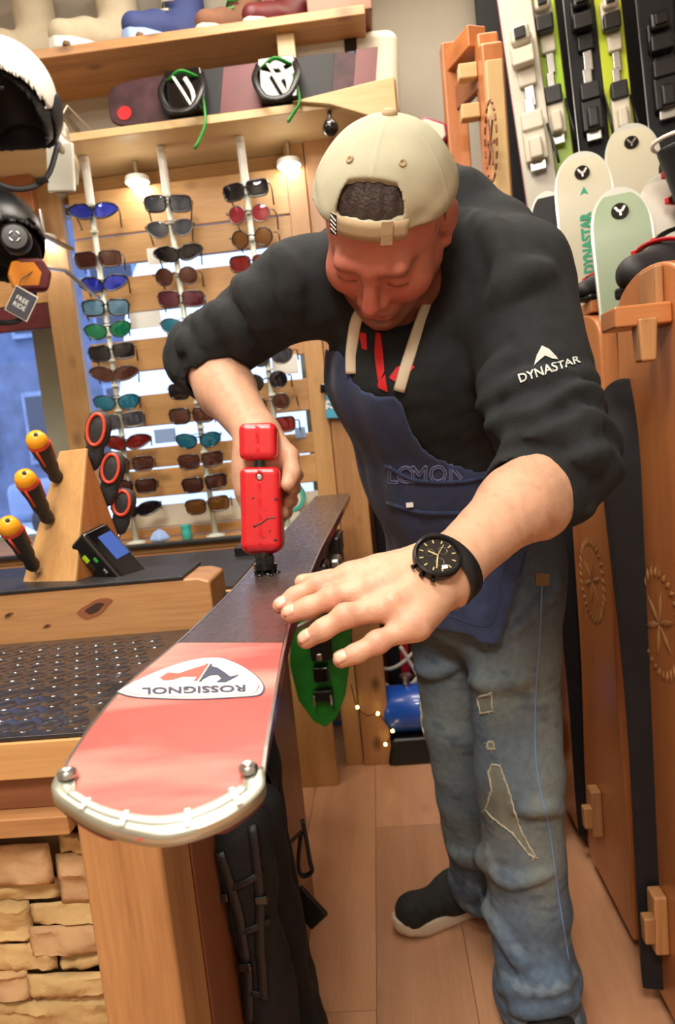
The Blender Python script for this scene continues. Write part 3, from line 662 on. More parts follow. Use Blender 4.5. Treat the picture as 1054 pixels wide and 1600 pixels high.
# ------------------------------------------------------------------ helmets at the left
def helmet(name, label, c, R, shell, dark, vents):
    t = thing(name, label, 'helmet', c); Rm = Matrix.Rotation(R[2], 3, 'Z') @ Matrix.Rotation(R[0], 3, 'X')
    A = np.array(Rm); q = lambda x, y, z: A@np.array([x, y, z])
    pr = [ell((0, 0, 0), (.112, .135, .118), A), half(q(0, 0, -.03), q(0, .12, -1)), ell(q(0, -.03, -.02), (.098, .125, .10), A, .004, 's')]
    pr2 = [ell(q(0, .02, -.02), (.1155, .12, .115), A), half(q(0, -.035, 0), q(0, -1, 0)), half(q(0, 0, -.115), q(0, 0, -1)), ell(q(0, -.04, -.03), (.100, .148, .15), A, .004, 's'), half(q(0, 0, 0), q(0, 0, 1))]
    o = soft('shell', pr, .005, shell, None, lo=(-.2, -.2, -.2), hi=(.2, .2, .2)); o.parent = t
    o = soft('ear_pads', pr2, .006, dark, None, lo=(-.2, -.2, -.2), hi=(.2, .2, .2)); o.parent = t
    o = soft('lining', [ell(q(0, .0, -.025), (.103, .126, .112), A), half(q(0, 0, -.10), q(0, .5, -1)), ell(q(0, -.05, -.05), (.082, .125, .10), A, .004, 's'), half(q(0, -.10, 0), q(0, -1, 0))], .006, dark, None, lo=(-.2, -.2, -.2), hi=(.2, .2, .2)); o.parent = t
    for x, z, r in vents:
        y = -.135*math.sqrt(max(0, 1-(x/.112)**2-(z/.118)**2)); MB().box(q(x, y, z), (.024, .01, .006), Rm @ Matrix.Rotation(r, 3, 'Y')).build('vent', M['black_plastic'], t, bevel=.002)
    MB().tube([q(*p) for p in smoothpath([(-.1, -.02, -.10), (-.06, -.05, -.17), (.0, -.06, -.19), (.06, -.05, -.17), (.1, -.02, -.10)], 5)], .007, 8, flat=.3, up=(0, 1, 0)).build('chin_strap', M['strap_black'], t, smooth=True)
    MB().box(q(.05, -.055, -.175), (.03, .012, .014), Rm).build('buckle', M['black_plastic'], t, bevel=.002)
    MB().tube([q(0, .05, .05), q(0, .18, .07), (0, .0+max(.2, 2.12-c[1]), .09)], .008, 8).build('peg', M['steel'], t, smooth=True)
    return t
cw = PY(8, 150, 1.62); helmet('ski_helmet', 'white ski helmet hanging at the upper left', cw, (.42, 0, .12), M['white_plastic'], M['boot_black'], ((.03, .075, .0), (.035, .045, -1.0), (.03, .01, 0)))
cb = PY(-10, 372, 1.66); helmet('ski_helmet', 'black ski helmet hanging below the white one', cb, (.4, 0, .9), M['black_plastic'], M['boot_black'], ((.04, .06, .6), (.07, .03, .8)))
t = thing('helmet_badge', 'round grey-marked badge on the black helmet side', 'badge', PY(24, 372, 1.535)); Rq = Matrix.Rotation(.35, 4, 'Z') @ Matrix.Rotation(math.pi/2, 4, 'X')
MB().lathe([(.001, .012), (.026, .011), (.032, .004), (.033, -.02)], 26, Rq).build('disc', M['black_plastic'], t, smooth=True, angle=40)
for a_ in (0, math.pi/2, math.pi, 3*math.pi/2): MB().tube([Rq @ Vector((.011*math.cos(a_+q_), .011*math.sin(a_+q_), .0125)) for q_ in np.linspace(.2, 1.2, 6)], .0022, 6).build('mark', M['steel'], t, smooth=True)
t = thing('goggles', 'amber ski goggles hanging below the black helmet', 'goggles', PY(48, 432, 1.66)); mg = [(-.045, .0), (-.03, .04), (.03, .045), (.05, .01), (.035, -.035), (-.035, -.04)]
MB().prism(mg, .03, Matrix.Rotation(math.pi/2, 4, 'X') @ Matrix.Rotation(.7, 4, 'Y')).build('frame', M['maroon'], t, bevel=.01); MB().prism([(x*.86, y*.8) for x, y in mg], .02, Matrix.Translation((-.008, -.014, 0)) @ Matrix.Rotation(math.pi/2, 4, 'X') @ Matrix.Rotation(.7, 4, 'Y')).build('lens', M['amber'], t, bevel=.006)
MB().tube([(0, .02, .03), (0, .2, .06), (.0, .47, .02)], .006, 8).build('peg', M['steel'], t)
c = PY(33, 474, 1.6); t = thing('price_tag', 'dark square price tag hanging below the amber goggles', 'tag', c); Rt = Matrix.Rotation(math.radians(35), 4, 'Y')
MB().box((0, 0, 0), (.055, .003, .06), Rt.to_3x3()).build('card', mat('tag_slate', (62, 64, 76), .6), t, bevel=.001); MB().box((0, .003, 0), (.06, .003, .065), Rt.to_3x3()).build('backing', M['cable_white'], t); MB().tube([(.0, .003, .04), (.0, .02, .06), (.02, .06, .09)], .0012, 5).build('string', M['strap_black'], t)
text_obj('lettering', 'FREE\nRIDE', .016, Rt @ Matrix.Translation((0, -.0022, 0)) @ Matrix.Rotation(math.pi/2, 4, 'X'), M['paper_white'], t)
c = PY(95, 262, 1.85); t = thing('plastic_bag', 'crumpled clear bag with a white label hanging by the white helmet', 'bag', c); t.rotation_euler = (0, math.radians(6), 0)
bagm = mat('bag_film', (226, 226, 214), .25, coat=.5)
MB().box((0, 0, 0), (.075, .012, .125)).build('label', bagm, t, bevel=.005); o = soft('film', [ell((-.005, .01, .075), (.03, .015, .05)), ell((.0, .012, .0), (.045, .012, .075))], .006, mat('bag_cloudy', (190, 176, 150), .2, trans=.3), None, None, lambda p: .006*fbm(p, 90), .01, lo=(-.1, -.05, -.1), hi=(.1, .06, .16)); o.parent = t
MB().tube([(-.005, .01, .12), (-.02, .1, .2), (-.02, .3, .2)], .002, 6).build('tie', M['cable_white'], t)
# ------------------------------------------------------------------ nook beside the upright: shelf, ski, cables, drum, fairy lights
t = thing('nook_cabinet', 'brown wooden cabinet side and shelf in the dark nook behind the man', 'cabinet', (.05, 2.4, 0))
MB().box((.06, .075, .6), (.42, .02, 1.2)).build('back_panel', W['brown', 2], t, bevel=.002); MB().box((.07, -.04, 1.2), (.42, .22, .024)).build('shelf', W['pine', 0], t, bevel=.003); MB().box((-.13, -.04, .6), (.02, .22, 1.18)).build('side_panel', W['brown', 2], t, bevel=.002)
def pix(pts, Y): return [PY(x, y, Y) for x, y in pts]
c0, c1 = PY(598, 655, 2.33), PY(612, 905, 2.33)
t = thing('ski', 'black and red ski with white binding standing in the nook', 'ski', (c1[0], 2.34, .0)); hz = c0[2]+.05
MB().box((0, .02, hz/2), (.085, .014, hz)).build('body', M['ski_black'], t, bevel=.005); MB().box((.015, .011, hz*.78), (.02, .004, hz*.3)).build('stripe', M['red_plastic'], t); MB().box((.02, .011, hz*.3), (.03, .004, .3)).build('stripe', M['red_plastic'], t)
for (px, py), s_ in (((583, 690), (.03, .03, .05)), ((577, 708), (.025, .03, .06)), ((586, 728), (.06, .03, .03)), ((587, 746), (.035, .03, .025))):
    q_ = PY(px, py, 2.3); MB().box(q_-np.array([c1[0], 2.34, 0])+np.array([0, .01, 0]), (s_[0]*1.1, .05, s_[2]*.8)).build('binding', M['white_plastic'], t, bevel=.008, seg=3)
o = MB().box((.0, -.0, .62), (.05, .05, .12)).build('brake', M['black_plastic'], t, bevel=.01)
c = PZ(650, 1188, 0); t = thing('air_tank', 'small blue air tank lying on a black cradle in the nook', 'tank', (c[0]+.04, 2.2, 0))
MB().lathe([(.02, -.15), (.06, -.14), (.078, -.12), (.08, 0), (.078, .12), (.06, .14), (.02, .15)], 26, Matrix.Translation((0, 0, .165)) @ Matrix.Rotation(math.pi/2, 4, 'Y')).build('drum', M['blue_paint'], t, smooth=True)
MB().box((0, 0, .045), (.27, .17, .09), None, .85).build('cradle', M['black_plastic'], t, bevel=.012); MB().lathe([(.012, 0), (.012, .03), (.02, .034), (.02, .042)], 14, Matrix.Translation((-.05, 0, .24))).build('valve', M['steel'], t)
for i, pts in enumerate(([(578, 1030), (600, 1045), (622, 1040), (645, 1020), (660, 1000)], [(590, 1060), (615, 1078), (640, 1072), (660, 1050)], [(625, 1010), (640, 1035), (655, 1060)])):
    tag(MB().tube(smoothpath(pix(pts, 2.3), 6), .007 if i != 1 else .009, 8).build('cable', M['cable_white'], smooth=True), ['thin white cable sagging across the nook', 'thick white cable looping lowest above the blue tank', 'short white cable crossing the others by the knee'][i], 'cable', 'cables in the nook')
c = PY(584, 1030, 2.3); t = thing('power_adapter', 'white plug-in power adapter beside the upright', 'adapter', c); MB().box((0, 0, 0), (.035, .04, .06)).build('body', M['cable_white'], t, bevel=.006); MB().box((0, .03, 0), (.02, .03, .012)).build('plug', M['steel'], t)
t = thing('string_lights', 'string of tiny warm fairy lights near the floor by the upright', 'lights', (0, 2.1, 0)); fp = pix([(548, 1070), (558, 1105), (575, 1118), (590, 1115), (603, 1130), (613, 1142), (608, 1155), (602, 1163)], 2.1); fp = [p-np.array([0, 2.1, 0]) for p in fp]
MB().tube(smoothpath(fp, 4), .0018, 5).build('wire', M['strap_black'], t, smooth=True)
for i in (1, 3, 5, 7): MB().lathe([(.001, -.006), (.005, -.003), (.005, .003), (.001, .006)], 10, Matrix.Translation(V(fp[i]))).build('bulb', M['fairy_glow'], t, smooth=True)
# ================================================================== workbench
BXR, BY0, BY1, BZ = -.243, .60, 1.52, .854
bench = thing('workbench', 'wooden workbench clad with stacked stone in front, black studded mat on top', 'workbench', (-.9, 1.0, 0))
def K(c): return (c[0]+.9, c[1]-1.0, c[2])
XB0 = -1.75; XC = (XB0+BXR)/2; XW = BXR-XB0
for k, (ya, yb) in enumerate(((BY0-.002, .80), (.801, 1.0), (1.001, 1.2), (1.201, 1.36), (1.361, BY1))):
    MB().box(K((XC, (ya+yb)/2, .834)), (XW, yb-ya, .038)).build('top_plank', W['pine', 0], bench, bevel=.002)
MB().box(K((XC-.04, BY0+.02, .797)), (XW-.08, .022, .036)).build('apron_board', W['brown', 0], bench, bevel=.002)
MB().box(K((XC-.042, BY0+.006, .769)), (XW-.084, .03, .02)).build('ledge', W['warm', 0], bench, bevel=.002)
MB().box(K((XC-.06, BY0+.07, .38)), (XW-.12, .06, .76)).build('stone_backing', M['mortar'], bench)
MB().box(K((-.284, .640, .4075)), (.082, .082, .815)).build('post', W['warm', 2], bench, bevel=.006)
MB().box(K((BXR-.012, 1.08, .40)), (.02, .78, .80)).build('side_panel', W['brown', 2], bench, bevel=.002)
MB().box(K((-.290, 1.475, .407)), (.085, .085, .813)).build('leg', W['brown', 2], bench, bevel=.005)
MB().box(K((XB0+.06, 1.45, .40)), (.08, .08, .80)).build('leg', W['brown', 2], bench, bevel=.005)
# the stacked stones, each its own piece
def stone(px0, px1, py0, py1, proud, mm, seed):
    a, b_, c, d = PY(px0, py0, BY0+.03), PY(px1, py0, BY0+.03), PY(px1, py1, BY0+.03), PY(px0, py1, BY0+.03)
    x0, x1 = (a[0]+d[0])/2, (b_[0]+c[0])/2; z0, z1 = (c[2]+d[2])/2, (a[2]+b_[2])/2; stone_w(x0, x1, z0, z1, proud, mm, seed)
def stone_w(x0, x1, z0, z1, proud, mm, seed):
    r = random.Random(seed); nx, nz = max(8, int((x1-x0)/.006)), max(7, int((z1-z0)/.006)); x1 = min(x1, -.3262)
    nx = min(nx, 30); g = []
    for i in range(nx+1):
        row = []
        for j in range(nz+1):
            u, v = i/nx, j/nz; e = min(u, 1-u, v*.8, (1-v)*.8); x = x0+(x1-x0)*u; z = z0+(z1-z0)*v
            p = np.array([[x, .6+seed, z*1.0]]); pz = np.array([[x*.5, seed*3.1, z*2.2]])
            h = .0052*fbm(pz, 95, seed)[0]+.0028*fbm(p, 240, seed+5)[0]+.0035*math.floor(2.5*(fbm(pz, 48, seed+9)[0]+.5))/2.5
            row.append(K((x, BY0+.034-proud-h*(1 if e > .02 else .3)+(.0035 if e <= .0 else 0), z)))
        g.append(row)
    MB().grid(g).build('stone', M[mm], bench, smooth=True, recalc=False, angle=50, solid=.004)
sts = [(-60, 88, 1312, 1373, .016), (92, 148, 1304, 1328, .004), (-60, 92, 1376, 1406, .004), (94, 160, 1330, 1405, .009), (-60, 50, 1408, 1470, .006), (51, 162, 1408, 1440, .008), (51, 168, 1441, 1484, .010), (-60, 90, 1472, 1512, .009), (92, 172, 1486, 1512, .003),
       (-60, 48, 1514, 1558, .010), (49, 178, 1514, 1546, .012), (-60, 178, 1560, 1610, .005), (49, 178, 1548, 1559, .002)]
for i, s in enumerate(sts): stone(*s, 'stone_pink' if i % 3 == 0 else 'stone', i+1)
zb = PY(80, 1610, BY0+.03)[2]; r = random.Random(3); z = zb-.002; k = 40
while z > .03:
    h = r.uniform(.04, .075); x = -.327
    while x > -.9:
        w_ = r.uniform(.12, .26); stone_w(x-w_, x-.002, max(z-h, .0), z-.002, r.uniform(.002, .014), r.choice(['stone', 'stone_pink']), k); x -= w_; k += 1
    z -= h
x = PY(-60, 1312, BY0+.03)[0]-.002
for z0, z1 in ((.70, .757), (.64, .698), (.565, .638), (zb, .563)):
    xx = x
    while xx > -.9: w_ = r.uniform(.12, .26); stone_w(xx-w_, xx-.002, z0, z1, r.uniform(.002, .014), r.choice(['stone', 'stone_pink']), k); xx -= w_; k += 1
# rubber mat with round studs
mat_t = thing('bench_mat', 'black rubber mat with round studs, wet and shiny, on the bench top', 'mat', (-.8, .74, BZ)); 
MB().box((-.18, .025, .002), (1.5-.02, .33, .004)).build('sheet', M['wet_rubber'], mat_t, bevel=.001)
st_ = MB(); rr = random.Random(5)
for i in range(44):
    for j in range(10):
        x = -.32-.03*i*.9-(.0135 if j % 2 else 0); y = .622+j*.0305
        st_.lathe([(.0133, .0036), (.0126, .0047), (.0118, .0047), (.0110, .0041), (.002, .0042)], 14, Matrix.Translation((x+.8, y-.74, 0)))
MB().box((-.18, .66, .003), (1.4, .42, .006)).build('darkening_sheet', M['black_rubber'], mat_t, bevel=.001)  # second sheet added only to darken the bench top behind the beam
tag(st_.build('studs', M['wet_rubber'], mat_t, smooth=True, angle=40), kind='stuff')
mk('knot_dark', (70, 42, 28), .7, var=.3, scale=60)
# beam with rubber top that carries the ski
bm = thing('support_beam', 'thick knotty pine beam with a black rubber strip on top, behind the mat', 'beam', (-.9, .975, BZ))
pl = [(-.95, 0), (.585, 0), (.622, .0), (.648, .03), (.648, .072), (.63, .078), (-.95, .078)]
MB().prism(pl, .09, Matrix.Rotation(math.pi/2, 4, 'X')).build('timber', W['warm', 0], bm, bevel=.004)
for x, z, sx in ((.475, .046, .026), (.40, .026, .006), (.345, .047, .007), (.20, .03, .006)):
    for f_, mm in ((1, 'brown'), (.55, 'dark')):
        a_ = np.linspace(0, 2*math.pi, 22, endpoint=False); q_ = [(x+sx*f_*(math.cos(t)*(1+.16*math.sin(3*t+x*40))), z+sx*f_*.42*(math.sin(t)*(1+.12*math.cos(2*t+z*90)))+sx*f_*.3*math.cos(t)) for t in a_]
        MB().prism(q_, .0012, Matrix.Translation((0, -.0452-.0004*(1-f_), 0)) @ Matrix.Rotation(math.pi/2, 4, 'X')).build('knot', M['knot_dark'] if mm == 'dark' else W[mm, 0], bm)
MB().box((-.17, .005, .0805), (1.56, .105, .005)).build('rubber_strip', M['black_rubber'], bm, bevel=.0015)
# vise arms under the ski
for y, nm in ((.86, 'near'), (1.36, 'far')):
    t = thing('ski_vise', 'black steel vise arm holding the ski, %s end of the bench' % nm, 'vise', (-.26, y+.16, BZ), 'ski vises')
    MB().box((-.02, 0, .014), (.12, .06, .028)).build('base', M['black_plastic'], t, bevel=.004); MB().box((.06, 0, .020), (.14, .03, .018)).build('arm', M['black_plastic'], t, bevel=.003); MB().box((.112, 0, .045), (.05, .04, .036)).build('jaw', M['black_rubber'], t, bevel=.004)

# ================================================================== the ski on the bench, base up
SZ = .94
def skz(y): return SZ-.55*max(0, .52-y)**2
def onski(px, py):
    z = SZ
    for _ in range(12): p = PZ(px, py, z); z = skz(p[1])
    return p
Lp = [onski(*p) for p in ((82, 1240), (92, 1208), (112, 1175), (150, 1120), (200, 1065), (275, 1005), (360, 925), (430, 845), (491, 777))]
Rp = [onski(*p) for p in ((411, 1236), (412, 1205), (418, 1170), (430, 1100), (447, 1003), (455, 970), (500, 860), (545, 775))]
arc = [onski(*p) for p in ((82, 1240), (112, 1266), (150, 1288), (190, 1302), (240, 1311), (285, 1306), (335, 1290), (376, 1268), (411, 1236))]
y0, y1 = max(arc[0][1], arc[-1][1]), 1.93
ysL, xsL = [p[1] for p in Lp], [p[0] for p in Lp]; ysR, xsR = [p[1] for p in Rp], [p[0] for p in Rp]
ay = np.array([p[1] for p in arc]); ax = np.array([p[0] for p in arc])
def edges(y):
    if y >= y0: return np.interp(y, ysL, xsL), np.interp(y, ysR, xsR)
    m = int(ay.argmin()); return np.interp(y, ay[:m+1][::-1], ax[:m+1][::-1]), np.interp(y, ay[m:], ax[m:])
ya = ay.min(); YS = np.concatenate([ya+(y0-ya)*np.array([0, .06, .18, .35, .55, .78, 1]), np.linspace(y0, .62, 14)[1:], np.linspace(.62, y1, 26)[1:]])
def ED(y):
    a, b_ = edges(y); 
    if y <= ya+1e-6: m = (a+b_)/2; return m-.014, m+.014
    return a, b_
ysk = np.array([ED(y) for y in YS]); 
for _ in range(2): ysk[8:-1] = (ysk[7:-2]+2*ysk[8:-1]+ysk[9:])/4
def xe(y): return np.interp(y, YS, ysk[:, 0]), np.interp(y, YS, ysk[:, 1])
YBD = onski(360, 1004)[1]
ski = thing('ski', 'wide ski lying base up on the bench, red tip and dark base', 'ski', (-.14, 1.0, SZ)); o_ = np.array([-.14, 1.0, SZ])
def strip(ya_, yb_, ins, z, n=30, nv=8, zt=0.0):
    g = []
    for y in [q for q in YS if ya_ < q < yb_] and sorted(set([ya_]+[q for q in YS if ya_ < q < yb_]+[yb_])):
        a, b_ = xe(y); g.append([np.array([a+ins+(b_-a-2*ins)*k/nv, y-.24*((b_-a)*(k/nv-.5))*math.exp(-((y-YBD)/.06)**2), skz(y)+z])-o_ for k in range(nv+1)])
    return g
def slab(ya_, yb_, ins, zt, th, nv=8):
    t = strip(ya_, yb_, ins, zt, nv=nv); m = len(t); bb = [[p-np.array([0, 0, th*(1 if th < .005 else .35+.65*sstep(.30, .60, p[1]+1.0))]) for p in r] for r in t]; b = MB(); b.grid([r[::-1] for r in t]); b.grid(bb)
    per = lambda G: [r[0] for r in G]+G[-1][1:]+[r[-1] for r in G[::-1]][1:]+G[0][::-1][1:-1]
    T, Bq = per(t), per(bb); n = len(T); b.add(T+Bq, [(i, (i+1) % n, n+(i+1) % n, n+i) for i in range(n)]); return b
mk('ski_top', (96, 26, 30), .35, var=.1, coat=.4)
slab(ya+.010, y1, .0010, -.0015, .017).build('body', M['ski_top'], ski, recalc=True, smooth=True, angle=40)
# base: pale wax haze over red, scratches on the dark part
def basemat(name, c1, c2, rough, sc, coat=.2, lo=.45, hi=.62):
    m, nt, b = new_mat(name); L = nt.links.new; tc = N(nt, 'ShaderNodeTexCoord'); mp = N(nt, 'ShaderNodeMapping'); mp.inputs['Scale'].default_value = sc; L(tc.outputs['Object'], mp.inputs[0])
    n = N(nt, 'ShaderNodeTexNoise'); n.inputs['Scale'].default_value = 1; n.inputs['Detail'].default_value = 4; L(mp.outputs[0], n.inputs['Vector'])
    r = N(nt, 'ShaderNodeMapRange'); r.inputs['From Min'].default_value = lo; r.inputs['From Max'].default_value = hi; L(n.outputs['Fac'], r.inputs['Value'])
    x = N(nt, 'ShaderNodeMix', data_type='RGBA'); x.inputs[6].default_value = lin(c1)+(1,); x.inputs[7].default_value = lin(c2)+(1,); L(r.outputs[0], x.inputs[0]); L(x.outputs[2], b.inputs['Base Color'])
    b.inputs['Roughness'].default_value = rough; b.inputs['Coat Weight'].default_value = coat; b.inputs['Coat Roughness'].default_value = .35
    n2 = N(nt, 'ShaderNodeTexNoise'); n2.inputs['Scale'].default_value = 90; L(tc.outputs['Object'], n2.inputs['Vector']); rr_ = N(nt, 'ShaderNodeMapRange'); rr_.inputs['To Min'].default_value = rough-.1; rr_.inputs['To Max'].default_value = rough+.15; L(n2.outputs['Fac'], rr_.inputs['Value']); L(rr_.outputs[0], b.inputs['Roughness'])
    return m
slab(ya+.001, YBD, .0022, .0, .0015).build('tip_base', basemat('base_red', (198, 82, 76), (214, 142, 130), .42, (3, 13, 1)), ski, recalc=True)
slab(YBD+.0004, y1-.001, .0022, .0, .0015).build('base', basemat('base_dark', (66, 52, 49), (74, 60, 56), .26, (26, 1.4, 1), .3), ski, recalc=True)
for s in (0, 1):
    ys_ = np.linspace(.36, y1-.002, 50); g = []
    for y in ys_:
        e = xe(y)[s]; d = 1 if s == 0 else -1; z = skz(y)
        g.append([np.array(q)-o_ for q in ((e, y, z-.002), (e, y, z+.0004), (e+d*.0022, y, z+.0004), (e+d*.0022, y, z-.0018))])
    MB().grid(g).build('steel_edge', M['steel'], ski, recalc=True)
# badge: a rounded shield with lettering, upside down as seen from the tip
BC = onski(300, 1064); zt_ = .0006
def badge(pts): return [onski(*p) for p in pts]
def flat(name, pix_, m_, lift, th=.0004):
    w_ = [onski(*p) for p in pix_]; b = MB(); n = len(w_); vs = [p+np.array([0, 0, lift])-o_ for p in w_]+[p+np.array([0, 0, lift-th])-o_ for p in w_]
    b.add(vs, [tuple(range(n)), tuple(reversed(range(n, 2*n)))]+[(i, n+i, n+(i+1) % n, (i+1) % n) for i in range(n)]); return b.build(name, m_, ski, recalc=True)
shield = [(181, 1083), (200, 1071), (240, 1052), (280, 1037), (310, 1030), (335, 1028), (352, 1030), (378, 1041), (400, 1056), (412, 1070), (413, 1080), (404, 1088), (370, 1091), (310, 1094), (250, 1093), (205, 1090)]
shp = [tuple(p) for p in smoothpath(shield+[shield[0]], 4)][:-1]; sc_ = lambda k: [(300+(x-300)*k, 1064+(y-1064)*(k*1.0-.01)) for x, y in shp]
mk('badge_navy', (66, 70, 92), .5); mk('badge_red', (206, 96, 84), .5); mk('badge_white', (236, 232, 226), .45)
flat('badge_rim', shp, M['badge_navy'], .0007); flat('badge_field', sc_(.975), M['badge_white'], .0010); flat('badge_line', sc_(.92), M['badge_red'], .0012); flat('badge_face', sc_(.905), M['badge_white'], .0014)
flat('badge_mark_red', [(250, 1062), (262, 1054), (280, 1055), (300, 1048), (323, 1041), (316, 1055), (305, 1060), (285, 1060), (270, 1065), (256, 1066)], M['badge_red'], .0018)
flat('badge_mark_navy', [(328, 1043), (340, 1046), (352, 1054), (360, 1060), (374, 1057), (362, 1064), (352, 1069), (338, 1069), (346, 1063), (340, 1057), (328, 1058), (318, 1064)], M['badge_navy'], .0018)
flat('badge_bar_red', [(322, 1040), (326, 1040), (308, 1067), (303, 1067)], M['badge_red'], .0019); flat('badge_bar_navy', [(329, 1040), (332, 1041), (315, 1068), (311, 1068)], M['badge_navy'], .0019)
tb_ = onski(300, 1080)
def put(p): y = tb_[1]-p.y; return Vector((tb_[0]-p.x, y, skz(y)+.0019))-V(o_)
text_obj('lettering', 'ROSSIGNOL', .0135, None, M['badge_navy'], ski, .0004, 1.22, fn=lambda p: V(onski(304-p.x*1820, 1080.5+p.y*1050-(304-(304-p.x*1820))*-.028)+(0, 0, .002)-o_))
# metal tip guard with screws
gi = [onski(*p) for p in ((95, 1207), (103, 1228), (120, 1240), (150, 1258), (200, 1275), (250, 1281), (300, 1275), (340, 1258), (374, 1235), (376, 1210), (410, 1200))]
tp = smoothpath(arc, 5); c_t = np.array([-.14, .40, 0]); g = []
tabs = []
arcL = [onski(92, 1206)]+arc+[onski(412, 1203)]; inL = [onski(118, 1216), onski(118, 1240), onski(133, 1253), onski(160, 1268), onski(200, 1279), onski(243, 1284), onski(285, 1279), onski(330, 1262), onski(362, 1244), onski(380, 1230), onski(378, 1213)]
oL, iL = smoothpath(arcL, 5), smoothpath(inL, 5); up = np.array([0, 0, 1.])
g = [[p-o_+up*(-.0045), p-o_+up*.0018, p-o_+(q-p)*.12+up*.0028, p-o_+(q-p)*.55+up*.003, q-o_+up*.0018, q-o_-up*.001] for p, q in zip(oL, iL)]
MB().grid(g).build('tip_guard', M['satin_metal'], ski, smooth=True, angle=50, solid=.0006)
g = [[q-o_+(p-q)*.0+up*.0022, q-o_+(p-q)*.1+up*.0040, q-o_+(p-q)*.45+up*.0042, q-o_+(p-q)*.50+up*.0030] for p, q in zip(oL[7:-7], iL[7:-7])]
MB().grid(g).build('guard_ridge', M['bright_metal'], ski, smooth=True, solid=.001)
for k in (12, 20, 31, 40):
    p, q = oL[k], iL[k]; MB().bar(q-o_+up*.0045, p-o_+up*.0038, .0035, .0022).build('guard_rib', M['bright_metal'], ski, bevel=.0006)
for px, py in ((107, 1221), (389, 1213)):
    p = onski(px, py); MB().lathe([(.0058, .001), (.0058, .0035), (.0045, .005), (.002, .0045), (.001, .0038)], 18, Matrix.Translation(V(p-o_+up*.0025))).build('screw', M['steel'], ski, smooth=True, angle=50)
# binding under the ski
bind = MB().box((-.0, .18, -.045), (.07, .16, .05)).build('binding', M['black_plastic'], ski, bevel=.008)
for c, s, mm in (((0.02, .05, -.05), (.06, .05, .055), 'gloss_black'), ((.025, .33, -.055), (.06, .07, .06), 'black_plastic'), ((.05, .20, -.06), (.02, .06, .03), 'steel'), ((.048, .09, -.075), (.014, .10, .012), 'black_plastic'), ((.03, .42, -.05), (.05, .05, .04), 'gloss_black')):
    MB().box(c, s).build('binding_block', M[mm], bind, bevel=.006)
MB().tube([(.04, .04, -.05), (.062, -.0, -.085), (.064, .03, -.10)], .004, 8).build('brake_arm', M['steel'], bind, smooth=True)
# molten drip of base material at the nozzle
NZ = onski(415, 897)
for dx, dy, r_ in ((.004, -.004, .006), (-.006, -.012, .004), (.010, -.016, .003), (.016, .002, .004)): MB().lathe([(r_, 0), (r_*.9, .0018), (r_*.3, .003)], 10, Matrix.Translation(V(NZ-o_+np.array([dx, dy, .0])))).build('drip', M['gloss_black'], ski, smooth=True)

# ================================================================== red repair gun
gt = thing('repair_gun', 'red hand-held repair gun pressed on the ski by its dark nozzle', 'tool', NZ); Dg = .905; 
c_ax = nrm(P(405, 690, Dg)-P(409, 850, Dg)); gx = nrm(CR-c_ax*(CR@c_ax)); gy = np.cross(c_ax, gx)    # gy points away from the viewer
Gc = lambda px, py, dy=0.0: P(px, py, Dg)-NZ+gy*dy
GA = np.stack([gx, gy, c_ax], 1); R3 = Matrix([[float(q) for q in r] for r in GA])
cA, cB = Gc(409, 795), Gc(404.5, 691); hA = .0555; 
def shell_disp(p): return np.zeros(len(p))
def gsoft(name, prims, m_, seamx=None, col=None, **kw):
    o = soft(name, prims, .0013, m_, None, None, lo=(-.09, -.09, -.02), hi=(.09, .16, .26), relax=1, **kw); o.parent = gt; return o
low = [rbox(cA+gy*.012, (.0268, .032, hA), GA, .009), rbox(Gc(408, 852)+gy*.010, (.0215, .022, .010), GA, .008, .012), (lambda p: np.maximum(np.abs((p-cA)@gx)-.0004, ((p-cA)@gy)+.0185), .001, 's')]
low += [ball(cA-gy*.0195+c_ax*.042, .0042, .002, 's')]
gsoft('barrel_shell', low, M['gun_red'])
top = [rbox(cB+gy*.008, (.0252, .026, .0245), GA, .009), (lambda p: np.maximum(np.abs((p-cB)@gx)-.0004, ((p-cB)@gy)+.0165), .001, 's')]
gsoft('top_shell', top, M['gun_red'])
gsoft('spine', [rbox((cA+cB)/2+gx*.008+gy*.030, (.0165, .012, .052), GA, .006)], M['gun_red'])
gsoft('handle', [cone(cB+gy*.03-c_ax*.01, cB+gy*.11-c_ax*.055, .017, .017, .01), rbox((cA+cB)/2+gy*.036, (.014, .02, .05), GA, .008, .015)], M['gun_red'])
ctr = Gc(405, 722); MB().tube([ctr+c_ax*.02, ctr-c_ax*.012], .0078, 16).build('rod', M['gloss_black'], gt, smooth=True, angle=40)
MB().tube([ctr-c_ax*.009, ctr-c_ax*.021], .0112, 18).build('collar', M['off_white'], gt, smooth=True, angle=40)
MB().lathe([(.004, -.001), (.0042, .0012), (.0022, .0012)], 14, basis(gx, c_ax, -gy, cA-gy*.0192+c_ax*.0415)).build('screw', M['steel'], gt, smooth=True)
MB().tube(smoothpath([cA-gy*.0203+gx*x+c_ax*z for x, z in ((-.006, -.022), (.002, -.018), (.010, -.013), (.020, -.012))], 4), .0009, 6).build('scratch', M['gun_dark'], gt)
for x, z, r_ in ((-.009, .014, .0013), (.008, -.003, .0007), (-.008, -.023, .0017), (.012, -.030, .001), (.004, -.038, .001), (.021, .012, .0018), (.019, -.042, .0018)):
    MB().lathe([(.0005, .0004), (r_, .0003), (r_*1.1, -.001)], 10, basis(gx*1.5, c_ax, -gy, cA-gy*.0199+gx*x+c_ax*z)).build('burn_mark', M['gun_dark'], gt)
nzb = Gc(412, 862); MB().tube([nzb+c_ax*.006, nzb-c_ax*.008], .0125, 16).build('nozzle_neck', M['gloss_black'], gt, smooth=True, angle=40)
